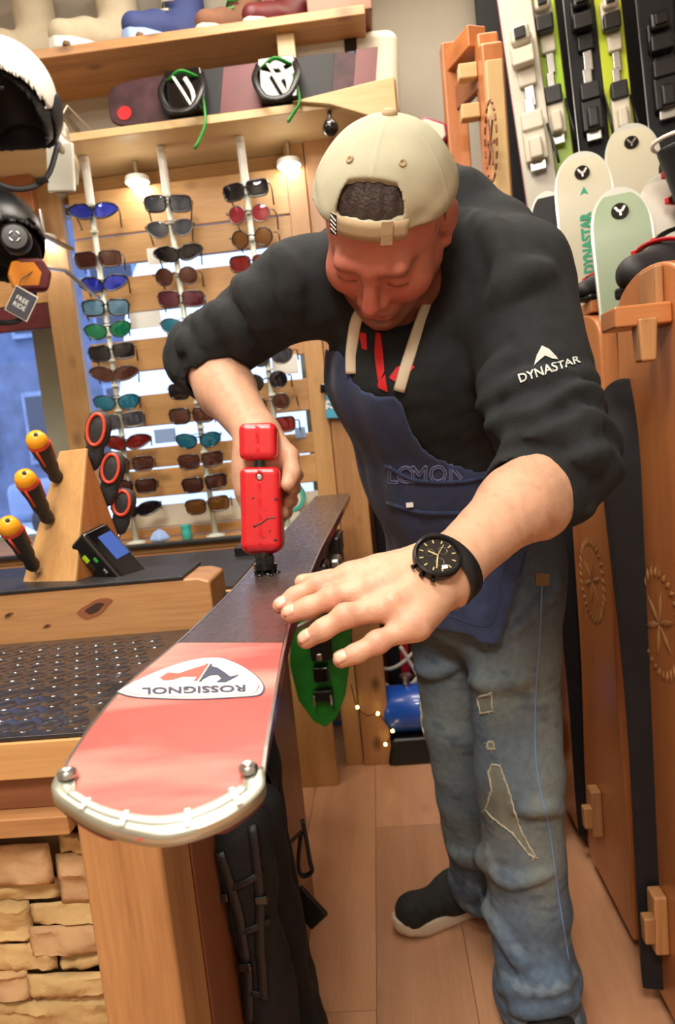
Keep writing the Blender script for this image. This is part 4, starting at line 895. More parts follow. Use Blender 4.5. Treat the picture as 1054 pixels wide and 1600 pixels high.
n2 = Gc(414, 876); MB().tube([n2+c_ax*.007, n2-c_ax*.006], .0132, 6).build('nozzle_nut', M['black_plastic'], gt, bevel=.001)
MB().tube([n2-c_ax*.004, n2-c_ax*.016, np.array([0, 0, .0005])], [.0165, .0155, .012], 12).build('nozzle_tip', M['gloss_black'], gt, smooth=True, angle=40)

# ================================================================== tool block with screwdrivers
A1, A2, B1, B2, C1 = P(135, 700, 1.05), P(93, 705, 1.08), P(116, 930, 1.0), P(30, 930, 1.04), P(212, 905, 1.12)
zb_ = BZ
def down(p, q): d = q-p; return p+d*((zb_-p[2])/d[2])
B1, B2, C1 = down(A1, B1), down(A2, B2), down(A1, C1); C2 = C1+(A2-A1); C2[2] = zb_
ct = (A1+B1+B2+C1)/4; ct[2] = zb_; t = thing('tool_block', 'wedge-shaped wooden tool block holding screwdrivers, behind the beam', 'tool block', ct)
v = [p-ct for p in (A1, A2, B1, B2, C1, C2)]
MB().add(v, [(0, 2, 3, 1), (0, 4, 2), (1, 3, 5), (0, 1, 5, 4), (2, 4, 5, 3)]).build('block', W['orange', 2], t, recalc=True, bevel=.004)
bo = MB().add([p+(0, 0, 0) for p in (v[0], v[1], v[2], v[3])], [(0, 2, 3, 1)]); n_ = nrm(np.cross(v[2]-v[0], v[1]-v[0])); n_ = n_ if n_@CF < 0 else -n_
bo = MB(); q4 = [v[0]+n_*.001, v[1]+n_*.001, v[3]+n_*.001, v[2]+n_*.001]; bo.add(q4+[p-n_*.006 for p in q4], [(0, 1, 2, 3), (7, 6, 5, 4)]+[(i, 4+i, 4+(i+1) % 4, (i+1) % 4) for i in range(4)]); bo.build('lit_face_board', W['pine', 2], t, recalc=True, bevel=.002)  # paler wood on this slope paints in the light from above
def driver(px0, py0, D0, px1, py1, D1, kind, label):
    a, b_ = P(px0, py0, D0), P(px1, py1, D1); t = thing('screwdriver', label, 'screwdriver', b_, 'screwdrivers in the tool block'); d = nrm(a-b_); L = np.linalg.norm(a-b_); x = nrm(np.cross(d, -CF)); y = np.cross(d, x); Mx = basis(x, y, d); 
    if kind == 0:
        MB().lathe([(.0075, 0), (.011, L*.08), (.0095, L*.2), (.0125, L*.32), (.0125, L*.5), (.0145, L*.68), (.0155, L*.80), (.0145, L*.86)], 18, Mx).build('grip', M['grip'], t, smooth=True)
        MB().lathe([(.0150, L*.79), (.0155, L*.84), (.0150, L*.90), (.0115, L*.97), (.004, L), (.0005, L*1.0)], 20, Mx).build('end_cap', M['orange_plastic'], t, smooth=True)
        MB().lathe([(.0158, L*.77), (.0162, L*.80), (.0156, L*.84)], 20, Mx, cap=False).build('red_ring', M['coral'], t, smooth=True)
        for k in range(3):
            a_ = math.radians(30+k*120); MB().tube([Mx @ Vector((math.cos(a_)*r_, math.sin(a_)*r_, z)) for r_, z in ((.0158, L*.78), (.0138, L*.62), (.0126, L*.45))], .002, 6).build('red_rib', M['coral'], t, smooth=True)
        MB().lathe([(.003, 0), (.003, L*.05), (.001, L*.06)], 10, Mx @ Matrix.Translation((.004, -.002, L*.965)) ).build('hole', M['grip'], t)
    else:
        Mx2 = basis(x*1.22, y*.62, d)
        MB().lathe([(.004, -.0), (.0085, L*.06), (.0125, L*.28), (.012, L*.42), (.0165, L*.52), (.0175, L*.75), (.014, L*.94), (.006, L), (.001, L)], 20, Mx2).build('grip', M['grip'], t, smooth=True)
        pts = [(.0135*math.cos(q_), L*.70+L*.26*math.sin(q_)) for q_ in np.linspace(0, 2*math.pi, 24, endpoint=False)]
        s_ = -1 if (y@CF) > 0 else 1
        MB().tube([Mx @ Vector((u, s_*.0102, w_)) for u, w_ in pts], .0028, 8, closed=True).build('coral_trim', M['coral'], t, smooth=True)
    MB().tube([np.zeros(3)+d*.004, -d*.028], .003, 10).build('blade', M['steel'], t, smooth=True)
driver(52, 678, .985, 90, 750, 1.062, 0, 'orange-capped black screwdriver, upper left one in the tool block'); driver(34, 738, .965, 76, 814, 1.042, 0, 'orange-capped black screwdriver, middle left one in the tool block'); driver(8, 812, .945, 54, 888, 1.022, 0, 'orange-capped black screwdriver, lowest left one in the tool block')
driver(158, 643, 1.07, 143, 735, 1.085, 1, 'black handle with coral trim, top right on the tool block'); driver(180, 706, 1.09, 166, 790, 1.10, 1, 'black handle with open coral trim, middle right on the tool block'); driver(196, 763, 1.11, 186, 835, 1.12, 1, 'black handle with coral trim, lowest right on the tool block')
# black hand-held device leaning in front of the block
pa, pb = P(150, 845, .955), P(205, 908, .955); dl_ = nrm(pb-pa); nd = nrm(-CF*.45+CU*.42+CR*.75); nd = nrm(nd-dl_*(nd@dl_)); wd = np.cross(nd, dl_)
ctr = P(178, 882, 1.035); zl_ = ctr.copy(); t = thing('handheld_device', 'black glossy hand-held device with small screen leaning on the tool block', 'device', (ctr[0], ctr[1], ctr[2])); RD = Matrix([[float(dl_[i]), float(wd[i]), float(nd[i])] for i in range(3)])
MB().box((0, 0, 0), (.125, .056, .040), RD).build('body', M['gloss_black'], t, bevel=.007, seg=4)
MB().box(RD @ Vector((-.022, .006, .0202)), (.045, .030, .002), RD).build('screen', M['screen_reflection'], t, bevel=.0008)  # blue colour stands for the reflection on the screen
for k in range(3): MB().box(RD @ Vector((-.018+k*.022, -.0285, .006)), (.009, .003, .005), RD).build('button', M['steel' if k else 'green_plastic'], t, bevel=.001)
MB().box(RD @ Vector((-.03, -.0285, -.008)), (.012, .002, .007), RD).build('sticker', M['lime'], t)

# green ski with black binding and white ski standing behind the bench
gp = [P(462, 985, 1.75), P(508, 1138, 1.86)]
t = thing('ski', 'green ski with a black binding standing tip down behind the bench', 'ski', (-.115, 1.72, 0)); 
def onY(px, py, Y): return PY(px, py, Y)-np.array([-.115, 1.72, 0])
ol = [onY(x, y, 1.72) for x, y in ((452, 1040), (466, 1095), (490, 1128), (508, 1137), (526, 1122), (540, 1085), (548, 1020), (552, 900), (458, 900))]
b = MB(); n = len(ol); dv = np.array([0, .012, 0]); b.add([p for p in ol]+[p+dv for p in ol], [tuple(range(n)), tuple(reversed(range(n, 2*n)))]+[(i, n+i, n+(i+1) % n, (i+1) % n) for i in range(n)]); b.build('body', M['green_plastic'], t, recalc=True, bevel=.003)
for (px, py), s_, mm in (((500, 1000), (.055, .04, .10), 'black_plastic'), ((502, 1050), (.04, .05, .04), 'gloss_black'), ((505, 1085), (.05, .03, .03), 'black_plastic'), ((500, 1022), (.016, .06, .02), 'steel'), ((492, 1092), (.006, .04, .03), 'steel'), ((518, 1090), (.006, .04, .03), 'steel'), ((498, 950), (.06, .05, .06), 'black_plastic')):
    MB().box(onY(px, py, 1.705), s_).build('binding', M[mm], t, bevel=.004)
MB().tube([(-.01, .012, .62), (-.06, -.06, .66), (-.14, -.205, .66)], .007, 8).build('hanger', M['steel'], t, smooth=True)
wp_ = PZ(470, 1200, 0); t = thing('ski', 'narrow off-white ski standing beside the dark bench leg', 'ski', (wp_[0], wp_[1], 0))
g = []
for s in np.linspace(0, 1, 12): z = s*.62; w_ = .026*math.sin(min(1, s*2.2+.12)*math.pi/2); g.append([(-w_-.04*s, .02*s, z), (-.04*s-.01, -.01+.02*s, z), (w_-.04*s, .02*s, z)])
MB().grid(g).build('body', M['ski_white'], t, smooth=True, solid=.012)
for s in np.linspace(.12, .9, 8): MB().box((-.04*s, -.009+.02*s, s*.62), (.03, .012, .004)).build('rung', M['tan_leather'], t)
# ================================================================== carved ski racks along the right wall
XPn = PX(890, 1262, .43)[0]; XPn = .43
def panel(yc, h, label, hw, rz, ten=(.2, None), rev=False):
    t = thing('carved_rack', label, 'rack', (XPn, yc, 0), 'carved rack panels')
    prof = [(0.03, hw*1.12), (.10, hw*1.14), (.22, hw*1.10), (.32, hw*1.0), (.42, hw*.92), (.52, hw*.94), (.66, hw*1.0), (.8, hw*1.0), (.92, hw*.97), (1.0, hw*.9)]
    prof = [(z*h, w_) for z, w_ in prof]; pz = np.linspace(.03*h, h-.03, 40); pw_ = np.interp(pz, [p[0] for p in prof], [p[1] for p in prof])
    for _ in range(3): pw_[1:-1] = (pw_[:-2]+2*pw_[1:-1]+pw_[2:])/4
    topa = [(pw_[-1]*math.cos(a), h-.03+.05*math.sin(a)) for a in np.linspace(0.15, math.pi-.15, 16)]
    pl = [(w_, z) for w_, z in zip(pw_, pz)]+topa+[(-w_, z) for w_, z in zip(pw_[::-1], pz[::-1])]
    Mp = Matrix.Translation((.0175, 0, 0)) @ Matrix([[0, 0, -1, 0], [1, 0, 0, 0], [0, 1, 0, 0], [0, 0, 0, 1]])
    MB().prism(pl, .035, Mp).build('board', W['orange', 2], t, bevel=.005, seg=3)
    # carved rosette
    def carve(y, z, a, L, w_, name):
        vs = []; fs = []; n = 7
        for k in range(n): s = k/(n-1); ww = w_*math.sin(math.pi*min(max(s, .02), .98)); cy = (s-.5)*L; vs += [(cy, -ww, 0.0), (cy, 0, .0022*math.sin(math.pi*s)+.0004), (cy, ww, .0)]
        for k in range(n-1): fs += [(k*3, k*3+3, k*3+4, k*3+1), (k*3+1, k*3+4, k*3+5, k*3+2)]
        R_ = Matrix.Translation((-.0006, y, z)) @ Matrix([[0, 0, -1, 0], [1, 0, 0, 0], [0, 1, 0, 0], [0, 0, 0, 1]]) @ Matrix.Rotation(a, 4, 'Z')
        return [R_ @ Vector(v_) for v_ in vs], fs
    for k in range(6):
        a = math.pi/2+k*math.pi/3+.2; b = MB(); b.add(*carve(.028*math.cos(a), rz+.028*math.sin(a), a, .056, .006, '')); b.build('carved_petal', W['warm', 2], t, smooth=True)
    for k in range(30):
        a = 2*math.pi*k/30; b = MB(); b.add(*carve(.076*math.cos(a), rz+.084*math.sin(a), a+.5, .022, .0042, '')); b.build('carved_notch', W['warm', 2], t, smooth=True)
    for z, s in ten:
        MB().box((-.012, s, z), (.024, .034, .11)).build('cleat', W['warm', 2], t, bevel=.004)
        MB().box((-.032, s-.008, z-.008), (.018, .018, .05), None, 1.15).build('wedge', W['warm', 2], t, bevel=.003)
    return t
def yz(px, py): p = PX(px, py, XPn); return p[1], p[2]
y1c = yz(1030, 975); y2c = yz(920, 905)
panel(y1c[0]-.0, 1.30, 'carved wooden rack panel nearest the camera at the right edge', .135, y1c[1], ((yz(1040, 1440)[1], .03),))
panel(y2c[0]-.02, 1.28, 'second carved wooden rack panel from the camera, rosette beside the elbow', .128, y2c[1], ((yz(935, 1262)[1], .03),))
panel(y2c[0]+.34, 1.26, 'third carved wooden rack panel, mostly hidden behind the jeans', .128, y2c[1], ((.22, .02),))
# tusk-tenoned rail end at the top of the nearest panel
c = PX(1012, 492, XPn-.03); t = thing('rail_end', 'chunky wooden tenon with a wedge on the nearest rack panel', 'tenon', (XPn, c[1], c[2]))
MB().box((-.04, .02, .0), (.08, .06, .03)).build('tenon', W['orange', 0], t, bevel=.004); MB().box((-.036, .0, -.035), (.022, .026, .06), None, 1.25).build('wedge', W['warm', 2], t, bevel=.004); MB().box((-.006, .045, .035), (.012, .06, .07)).build('cleat', W['warm', 2], t, bevel=.003)
pli = thing('rack_plinth', 'recessed plinth under the carved rack panels, black for the baseboard shadow', 'plinth', (.5, 1.25, 0)); MB().box((0, 0.1, .02), (.10, 1.5, .04)).build('board', M['black_plastic'], pli, bevel=.003)  # black colour stands for the shadow line along the panel bottoms
t = thing('rack_unit', 'rack floor the skis stand on, with a black back board in place of shade', 'rack', (.8, 1.3, 0)); MB().box((-.02, -.1, .04), (.5, 1.5, .04)).build('floor_board', W['brown', 1], t, bevel=.003); MB().box((.24, -.1, .75), (.03, 1.5, 1.4)).build('back_board', M['ski_black'], t, bevel=.003)  # back board made black to stand for the dark behind the gaps
# tall rack at the back
yt = 2.02; tp0, tp1 = PX(770, 47, .33), PX(808, 345, .33)
yf, yn = PX(750, 160, .33)[1], PX(806, 300, .38)[1]
t = thing('tall_rack', 'tall carved rack panel joined by a rail to a post by the back wall', 'rack', (.33, (yf+yn)/2, 0)); w_ = abs(yf-yn)/2; zt = PY(782, 48, (yf+yn)/2)[2]
Mp = Matrix.Translation((.0175, 0, 0)) @ Matrix([[0, 0, -1, 0], [1, 0, 0, 0], [0, 1, 0, 0], [0, 0, 0, 1]])
pl = [(-w_, 0), (w_, 0), (w_, zt-.05), (w_*.8, zt-.012), (w_*.4, zt), (-w_*.1, zt), (-w_*.2, zt-.03), (-w_*.95, zt-.045), (-w_, zt-.08)]
MB().prism(pl, .05, Mp).build('board', W['orange', 2], t, bevel=.006)
MB().box((.0175, -w_-.003, zt/2-.04), (.040, .008, zt-.09)).build('edge_strip', W['pale', 2], t, bevel=.004)  # pale wood paints the board's near edge as lit
rz = PX(769, 222, .325)
for k in range(20):
    a = 2*math.pi*k/20; MB().box((-.009, (rz[1]-(yf+yn)/2)+.07*math.cos(a), rz[2]+.082*math.sin(a)), (.004, .006, .016), Matrix.Rotation(a, 3, 'X')).build('carved_notch', W['brown', 2], t, bevel=.001)
for k in range(6):
    a = math.pi/3*k+.3; MB().box((-.009, (rz[1]-(yf+yn)/2)+.025*math.cos(a), rz[2]+.03*math.sin(a)), (.004, .045, .008), Matrix.Rotation(a, 3, 'X')).build('carved_petal', W['brown', 2], t, bevel=.001)
for z in (zt-.07, zt-.16): MB().box((-.03, w_*.55, z), (.045, .03, .035)).build('tenon', W['pale', 0], t, bevel=.004)
YPo = yf+.10; p0 = PY(704, 72, YPo); lx = p0[0]-.33; ly = YPo-(yf+yn)/2
MB().box((lx, ly, p0[2]/2), (.055, .05, p0[2])).build('post', W['orange', 2], t, bevel=.005); q_ = PY(722, 100, YPo)
MB().bar((lx, ly, q_[2]), (.0, w_*.6, q_[2]+.0), .05, .05).build('rail', W['orange', 1], t, bevel=.004); MB().bar((lx, ly, q_[2]-.09), (.0, w_*.6, q_[2]-.09), .02, .06).build('rail', W['brown', 1], t, bevel=.004)

c = PY(672, 212, YPo+.0); tg_ = thing('goggles', 'maroon and white ski goggles hanging on the tall rack post, beyond the cap', 'goggles', c); mg = [(-.05, .0), (-.035, .035), (.03, .04), (.05, .01), (.035, -.035), (-.035, -.04)]
MB().prism(mg, .03, Matrix.Rotation(.5, 4, 'Y') @ Matrix.Rotation(math.pi/2, 4, 'X')).build('frame', M['magenta'], tg_, bevel=.01); MB().prism([(x*.8, y*.75) for x, y in mg], .02, Matrix.Translation((0, -.012, 0)) @ Matrix.Rotation(.5, 4, 'Y') @ Matrix.Rotation(math.pi/2, 4, 'X')).build('lens', M['off_white'], tg_, bevel=.005)
MB().tube(smoothpath([(-.05, .01, .0), (-.07, .02, -.06), (.0, .03, -.09), (.05, .03, -.03), (p0[0]-c[0], .0, .02)], 5), .008, 8, flat=.3).build('strap', M['strap_black'], tg_, smooth=True)
# ------------------------------------------------------------------ upright rental skis, bases out
def upright(tip, D, low, Dl, wid, bm_, label, emblem=True, text=None, rim='bright_metal', turn=0.0):
    a, b_ = P(*tip, D), P(*low, Dl); d = nrm(a-b_); ft = b_-d*((b_[2]-.062)/d[2]); L = np.linalg.norm(a-ft); f = nrm(-CF*.9-CR*(.25+turn)); f = nrm(f-d*(f@d)); x = np.cross(d, f); x = x if x@CR > 0 else -x; f = np.cross(x, d); f = f if f@CF < 0 else -f
    t = thing('ski', label, 'ski', ft, 'rental skis standing in the rack'); 
    def hw_(s): return wid/2*(1-.22*math.sin(math.pi*min(1, (s/L)))**2) if s < L-.10 else wid/2*(max(0, 1-((s-(L-.10))/.10)**2.6))**.5*(1-.22*math.sin(math.pi*min(1, ((L-.10)/L)))**2)
    ss = np.concatenate([np.linspace(0, L-.10, 20), L-.10+.10*np.sin(np.linspace(0, math.pi/2, 14)[1:])])
    def curl(s): return -.030*max(0, (s-(L-.16))/.16)**2
    def slab_(ins, z0, z1):
        G1 = []; G2 = []
        for s in ss:
            h = max(hw_(s)-ins, .0005); s2 = s-(ins*sstep(L-.05, L, s)); G1.append([x*u*h+d*s2+f*(z1+curl(s)) for u in (-1, -.5, 0, .5, 1)]); G2.append([x*u*h+d*s2+f*(z0+curl(s)) for u in (-1, -.5, 0, .5, 1)])
        b = MB(); b.grid(G1); b.grid([r[::-1] for r in G2]); T = [r[0] for r in G1]+[r[-1] for r in G1[::-1]]; Bq = [r[0] for r in G2]+[r[-1] for r in G2[::-1]]; n = len(T); b.add(T+Bq, [(i, (i+1) % n, n+(i+1) % n, n+i) for i in range(n)]); return b
    slab_(0, -.012, 0).build('body', M[rim], t, recalc=True, smooth=True, angle=45); slab_(.004, -.002, .0012).build('base', M[bm_], t, recalc=True, smooth=True, angle=45)
    # worn dark strip at the very tip, between rim and base
    if emblem:
        e = d*(L-.048)+f*(curl(L-.048)+.004); f2 = nrm(f+d*.17); Bm = basis(x, nrm(d-f2*(d@f2)), f2, e); em = MB().lathe([(.001, .001), (.0145, .001), (.0155, -.001)], 24, Bm).build('emblem', M['gloss_black'], t)
        for r_, sx_, sy_ in ((.6, -.0055, .003), (-.6, .0055, .003), (0, 0, -.004)): MB().box(Bm @ Vector((sx_, sy_, .0016)), (.004, .011, .0008), Bm.to_3x3() @ Matrix.Rotation(r_, 3, 'Z')).build('emblem_mark', M['steel'], em)
        MB().box(Bm @ Vector((0, .0, .0016)), (.012, .003, .0008), Bm.to_3x3()).build('emblem_mark', M['steel'], em)
    if text:
        e = d*(L-.088)+f*(.002+curl(L-.088)); Bm = basis(x, d, f, e); MB().prism([(0, .010), (.009, -.008), (0, -.003), (-.009, -.008)], .0008, Bm).build('arrow_mark', M['logo_teal'], t)
        text_obj('lettering', text, .030, basis(d, -x, f, d*(L-.195)+f*.0022), M['logo_teal'], t, .0012, .8)
    return t
upright((907, 229), 1.40, (925, 470), 1.44, .118, 'ski_pale', 'cream ski standing base out with green lettering and arrow', True, 'DYNASTAR')
upright((985, 184), 1.50, (1003, 480), 1.54, .118, 'ski_pale', 'cream ski standing behind the others, topmost round tip', True)
upright((966, 284), 1.22, (1000, 700), 1.27, .108, 'ski_green', 'pale green ski standing base out between the two rack panels', True)
upright((852, 292), 1.50, (878, 520), 1.53, .085, 'ski_black', 'dark ski standing left of the cream lettered ski', False)
upright((1040, 262), 1.20, (1052, 520), 1.24, .10, 'ski_white', 'cream ski half hidden behind the black boot', False)
upright((930, 480), 1.76, (940, 700), 1.76, .06, 'ski_white', 'short white ski showing below the small dark boot', False)
upright((976, 590), 1.09, (1008, 1000), 1.14, .10, 'ski_black', 'black ski added to darken the gap behind the nearest panel', False, rim='ski_black'); upright((880, 760), 1.55, (905, 1000), 1.6, .10, 'ski_black', 'black ski added to darken the gap between second and third panel', False, rim='ski_black')  # both black skis added in place of the shade inside the rack
# ------------------------------------------------------------------ skis with bindings on the back wall
t = thing('wall_rack', 'wooden wall rail holding the row of skis with bindings', 'rack', (.78, 2.3, 0)); MB().box((0, .02, .58), (.62, .4, .03)).build('shelf', W['brown', 0], t, bevel=.003); MB().box((.02, .13, 1.6), (.68, .02, 2.2)).build('back_board', M['ski_black'], t, bevel=.003); MB().box((-.29, .1, .29), (.03, .2, .56)).build('leg', W['brown', 2], t, bevel=.003); MB().box((.29, .1, .29), (.03, .2, .56)).build('leg', W['brown', 2], t, bevel=.003)  # black back board added to darken the gaps between the skis
def wallski(top, bot, Y, wid, m_, bindm, label, toe, heel, edge='magenta', blk=True):
    a, b_ = PY(*top, Y), PY(*bot, Y); d = nrm(a-b_); ft = b_-d*((b_[2]-.597)/d[2]); top_ = a+d*.12; L = np.linalg.norm(top_-ft); f = np.array([-.25, -1, 0.]); f = nrm(f-d*(f@d)); x = np.cross(f, d); x = x if x[0] > 0 else -x
    t = thing('ski', label, 'ski', ft, 'skis with bindings on the back wall'); R_ = Matrix([[float(x[i]), float(f[i]), float(d[i])] for i in range(3)])
    MB().box(d*L/2, (wid, .014, L), R_).build('body', M[m_], t, bevel=.003); MB().box(d*L/2-f*.008, (wid+.004, .004, L), R_).build('edge', M[edge], t)
    def s_of(p): return float((PY(*p, Y)-ft)@d)
    def blk_(s, u, sz, mm, nm, par=None, h=0.0, bv=.006): return MB().box(d*s+x*u+f*(.007+sz[1]/2+h), sz, R_).build(nm, M[mm], par or t, bevel=bv, seg=3)
    if toe:
        s = s_of(toe); q = blk_(s, 0, (wid*.72, .03, .075), bindm, 'toe_piece'); blk_(s+.03, 0, (wid*.6, .03, .05), bindm, 'toe_wing', q, .025, .012); blk_(s+.028, 0, (wid*.34, .01, .03), 'black_plastic', 'toe_window', q, .055, .003); blk_(s-.03, 0, (wid*.66, .035, .045), 'black_plastic' if blk else bindm, 'toe_jaw', q, .02); blk_(s-.075, .004, (wid*.55, .02, .05), bindm, 'toe_plate', q, .0); blk_(s-.125, .006, (wid*.3, .012, .06), 'steel', 'rail', q, 0, .003)
    if heel:
        s = s_of(heel); q = blk_(s, 0, (wid*.7, .04, .10), bindm, 'heel_piece'); blk_(s+.06, 0, (wid*.66, .05, .05), 'black_plastic' if blk else bindm, 'heel_cup', q); blk_(s-.02, 0, (wid*.4, .03, .06), bindm, 'heel_lever', q, .035, .008); blk_(s-.06, .0, (wid*.5, .02, .03), 'steel', 'heel_spring', q, .01, .003); blk_(s+.11, 0, (wid*.3, .014, .05), 'steel', 'rail', q, 0, .003)
        MB().tube([d*(s+.05)+x*wid*.45+f*.02, d*(s-.04)+x*wid*.6+f*.03, d*(s-.07)+x*wid*.62+f*.035], .004, 6).build('brake_arm', M['black_plastic'], q, smooth=True)
    return t
wallski((803, 0), (850, 330), 2.16, .092, 'ski_white', 'off_white', 'white ski with white binding, first from the left on the back wall', (812, 85), (832, 232), 'magenta', False)
wallski((844, 0), (875, 250), 2.20, .075, 'lime', 'off_white', 'lime green ski with white binding beside the white ski', (855, 32), (874, 190))
wallski((904, 0), (928, 230), 2.22, .085, 'ski_black', 'black_plastic', 'black ski between the two bright green skis', (908, 30), (926, 185), 'steel')
wallski((948, 0), (970, 200), 2.20, .072, 'chartreuse', 'off_white', 'yellow green ski with white binding, right of the black ski', (964, 28), (982, 182))
wallski((1022, 0), (1042, 200), 2.18, .095, 'ski_black', 'black_plastic', 'black ski with grey edge, last on the right of the back wall', (1033, 62), (1042, 150), 'steel')
# ------------------------------------------------------------------ ski boots on the rack
t = thing('boot_ledge', 'narrow wooden ledge behind the nearest panel carrying ski boots', 'ledge', (.60, 1.02, 1.262)); MB().box((0, 0, 0), (.22, .34, .024)).build('board', W['orange', 1], t, bevel=.003); MB().box((.08, .1, -.60), (.04, .04, 1.18)).build('post', W['brown', 2], t, bevel=.003)
def ski_boot(c, d, label, sc, accent, trim=True, lean=.0):
    t = thing('ski_boot', label, 'ski boot', c, 'ski boots on the rack'); d = nrm(np.array([d[0], d[1], 0])); s = np.array([-d[1], d[0], 0]); Q = lambda a, b, h: d*a*sc+s*b*sc+np.array([0, 0, h*sc]); A = np.stack([d, s, [0, 0, 1]], 1)
    pr = [cone(Q(-.1, 0, .055), Q(.05, 0, .055), .045*sc, .045*sc, .03), cone(Q(.05, 0, .055), Q(.14, 0, .042), .045*sc, .036*sc, .03), cone(Q(-.085, 0, .08), Q(-.055, 0, .18), .05*sc, .045*sc, .04), half(Q(0, 0, .02), (0, 0, -1))]
    o = soft('shell', pr, .005, M['boot_black'], None, lo=(-.25, -.25, -.02), hi=(.25, .25, .45)); o.parent = t
    pr = [cone(Q(-.062, 0, .17), Q(-.02, 0, .30), .048*sc, .062*sc, .03), half(Q(-.02, 0, .30), d*.25+np.array([0, 0, 1])), cone(Q(-.03, 0, .27), Q(.0, 0, .37), .042*sc, .05*sc, .004, 's')]
    o = soft('cuff', pr, .005, M['boot_black'], None, lo=(-.25, -.25, -.02), hi=(.25, .25, .45)); o.parent = t
    MB().tube([Q(.02+.066*math.cos(a)-.034, .062*math.sin(a), .297-.0*math.cos(a)) for a in np.linspace(0, 2*math.pi, 26, endpoint=False)], .004*sc, 8, closed=True).build('liner_trim', M['white_plastic' if trim else 'navy'], t, smooth=True)
    MB().box(Q(.01, 0, .012), (.29*sc, .085*sc, .024*sc), Matrix.Rotation(math.atan2(d[1], d[0]), 3, 'Z')).build('sole', M['black_plastic'], t, bevel=.006)
    for k, (a, h) in enumerate(((.09, .09), (.035, .115), (-.02, .2), (-.012, .25))):
        r_ = .05 if k < 2 else .058; MB().tube([Q(a+.4*r_*math.cos(q)-.02, r_*1.02*math.sin(q), h+.012*math.cos(q)) for q in np.linspace(-1.7, 1.7, 12)], .0065*sc, 6, flat=.5).build('buckle_strap', M[accent if k in (0, 3) else 'black_plastic'], t, smooth=True)
        for sd in (-1, 1): MB().box(Q(a-.02, sd*r_*1.06, h+.004), (.035*sc, .010*sc, .014*sc), Matrix.Rotation(math.atan2(d[1], d[0]), 3, 'Z')).build('buckle', M[accent], t, bevel=.002)
    return t
c0 = P(1030, 440, 1.14); ski_boot((float(c0[0])+.055, float(c0[1])+.02, 1.292), (-.9, -.45), 'black ski boot with red buckle standing on the nearest rack panel ledge', .86, 'red_plastic')

c1 = P(1050, 300, 1.36); zl2 = float(c1[2]); t = thing('boot_ledge', 'upper wooden ledge in the rack carrying a second ski boot', 'ledge', (float(c1[0])+.09, float(c1[1])+.05, zl2-.012)); MB().box((0, 0, 0), (.20, .30, .024)).build('board', W['orange', 1], t, bevel=.003); MB().box((.07, .1, -(zl2-.1)/2), (.04, .04, zl2-.1)).build('post', W['brown', 2], t, bevel=.003)
ski_boot((float(c1[0])+.075, float(c1[1])+.02, zl2), (-.8, -.6), 'black ski boot with red buckle on the upper ledge, behind the nearest boot', .8, 'red_plastic', False)
c2 = P(922, 472, 1.31); t = thing('boot_ledge', 'low small wooden ledge before the cream lettered ski', 'ledge', (float(c2[0])+.05, float(c2[1])+.03, float(c2[2])-.012)); MB().box((0, 0, 0), (.12, .12, .024)).build('board', W['orange', 1], t, bevel=.003); MB().box((.06, .07, -(float(c2[2])-.1)/2), (.04, .04, float(c2[2])-.1)).build('post', W['brown', 2], t, bevel=.003)

ski_boot((float(c2[0])+.045, float(c2[1])+.02, float(c2[2])), (-.85, -.5), 'small black ski boot on the low ledge, between cream and pale green skis', .5, 'red_plastic', True)
# ================================================================== the man
mk('skin', (214, 160, 128), .5, attr=True, var=.05, scale=60, bump=.18, bscale=420, sss=.12)
mk('hoodie', (27, 31, 34), .95, var=.3, scale=45, bump=.35, bscale=600, sheen=.0)
mk('denim', (92, 112, 128), .9, attr=True, var=.16, scale=90, bump=.35, bscale=900)
mk('apron', (46, 58, 92), .9, var=.28, scale=38, bump=.3, bscale=800, sheen=.15)
mk('cap_cloth', (206, 194, 160), .9, attr=True, var=.04, scale=25, bump=.2, bscale=900)
mk('cap_strap', (174, 152, 118), .85, var=.05, bump=.2, bscale=900)
mk('hair', (52, 38, 32), .6, var=.4, scale=120, bump=.6, bscale=300)
mk('strap_cream', (214, 202, 178), .85, bump=.2, bscale=900)
mk('nail', (226, 172, 150), .3, coat=.3)
mk('shoe', (34, 36, 36), .85, var=.3, scale=60, bump=.4, bscale=500)
mk('sole', (214, 200, 176), .6, var=.05)
mk('print_grey', (196, 200, 194), .7)
mk('print_red', (200, 30, 36), .7, var=.15)
mk('thread', (120, 130, 176), .7)
mk('fray', (196, 192, 172), .9, bump=.4, bscale=900)
man = thing('person', 'man in backwards beige cap, dark hoodie, apron and ripped jeans bending over the ski', 'person', (.15, 1.25, 0))
MI = Matrix.Translation((-.15, -1.25, 0))
def own(o): o.parent = man; o.matrix_parent_inverse = MI; return o

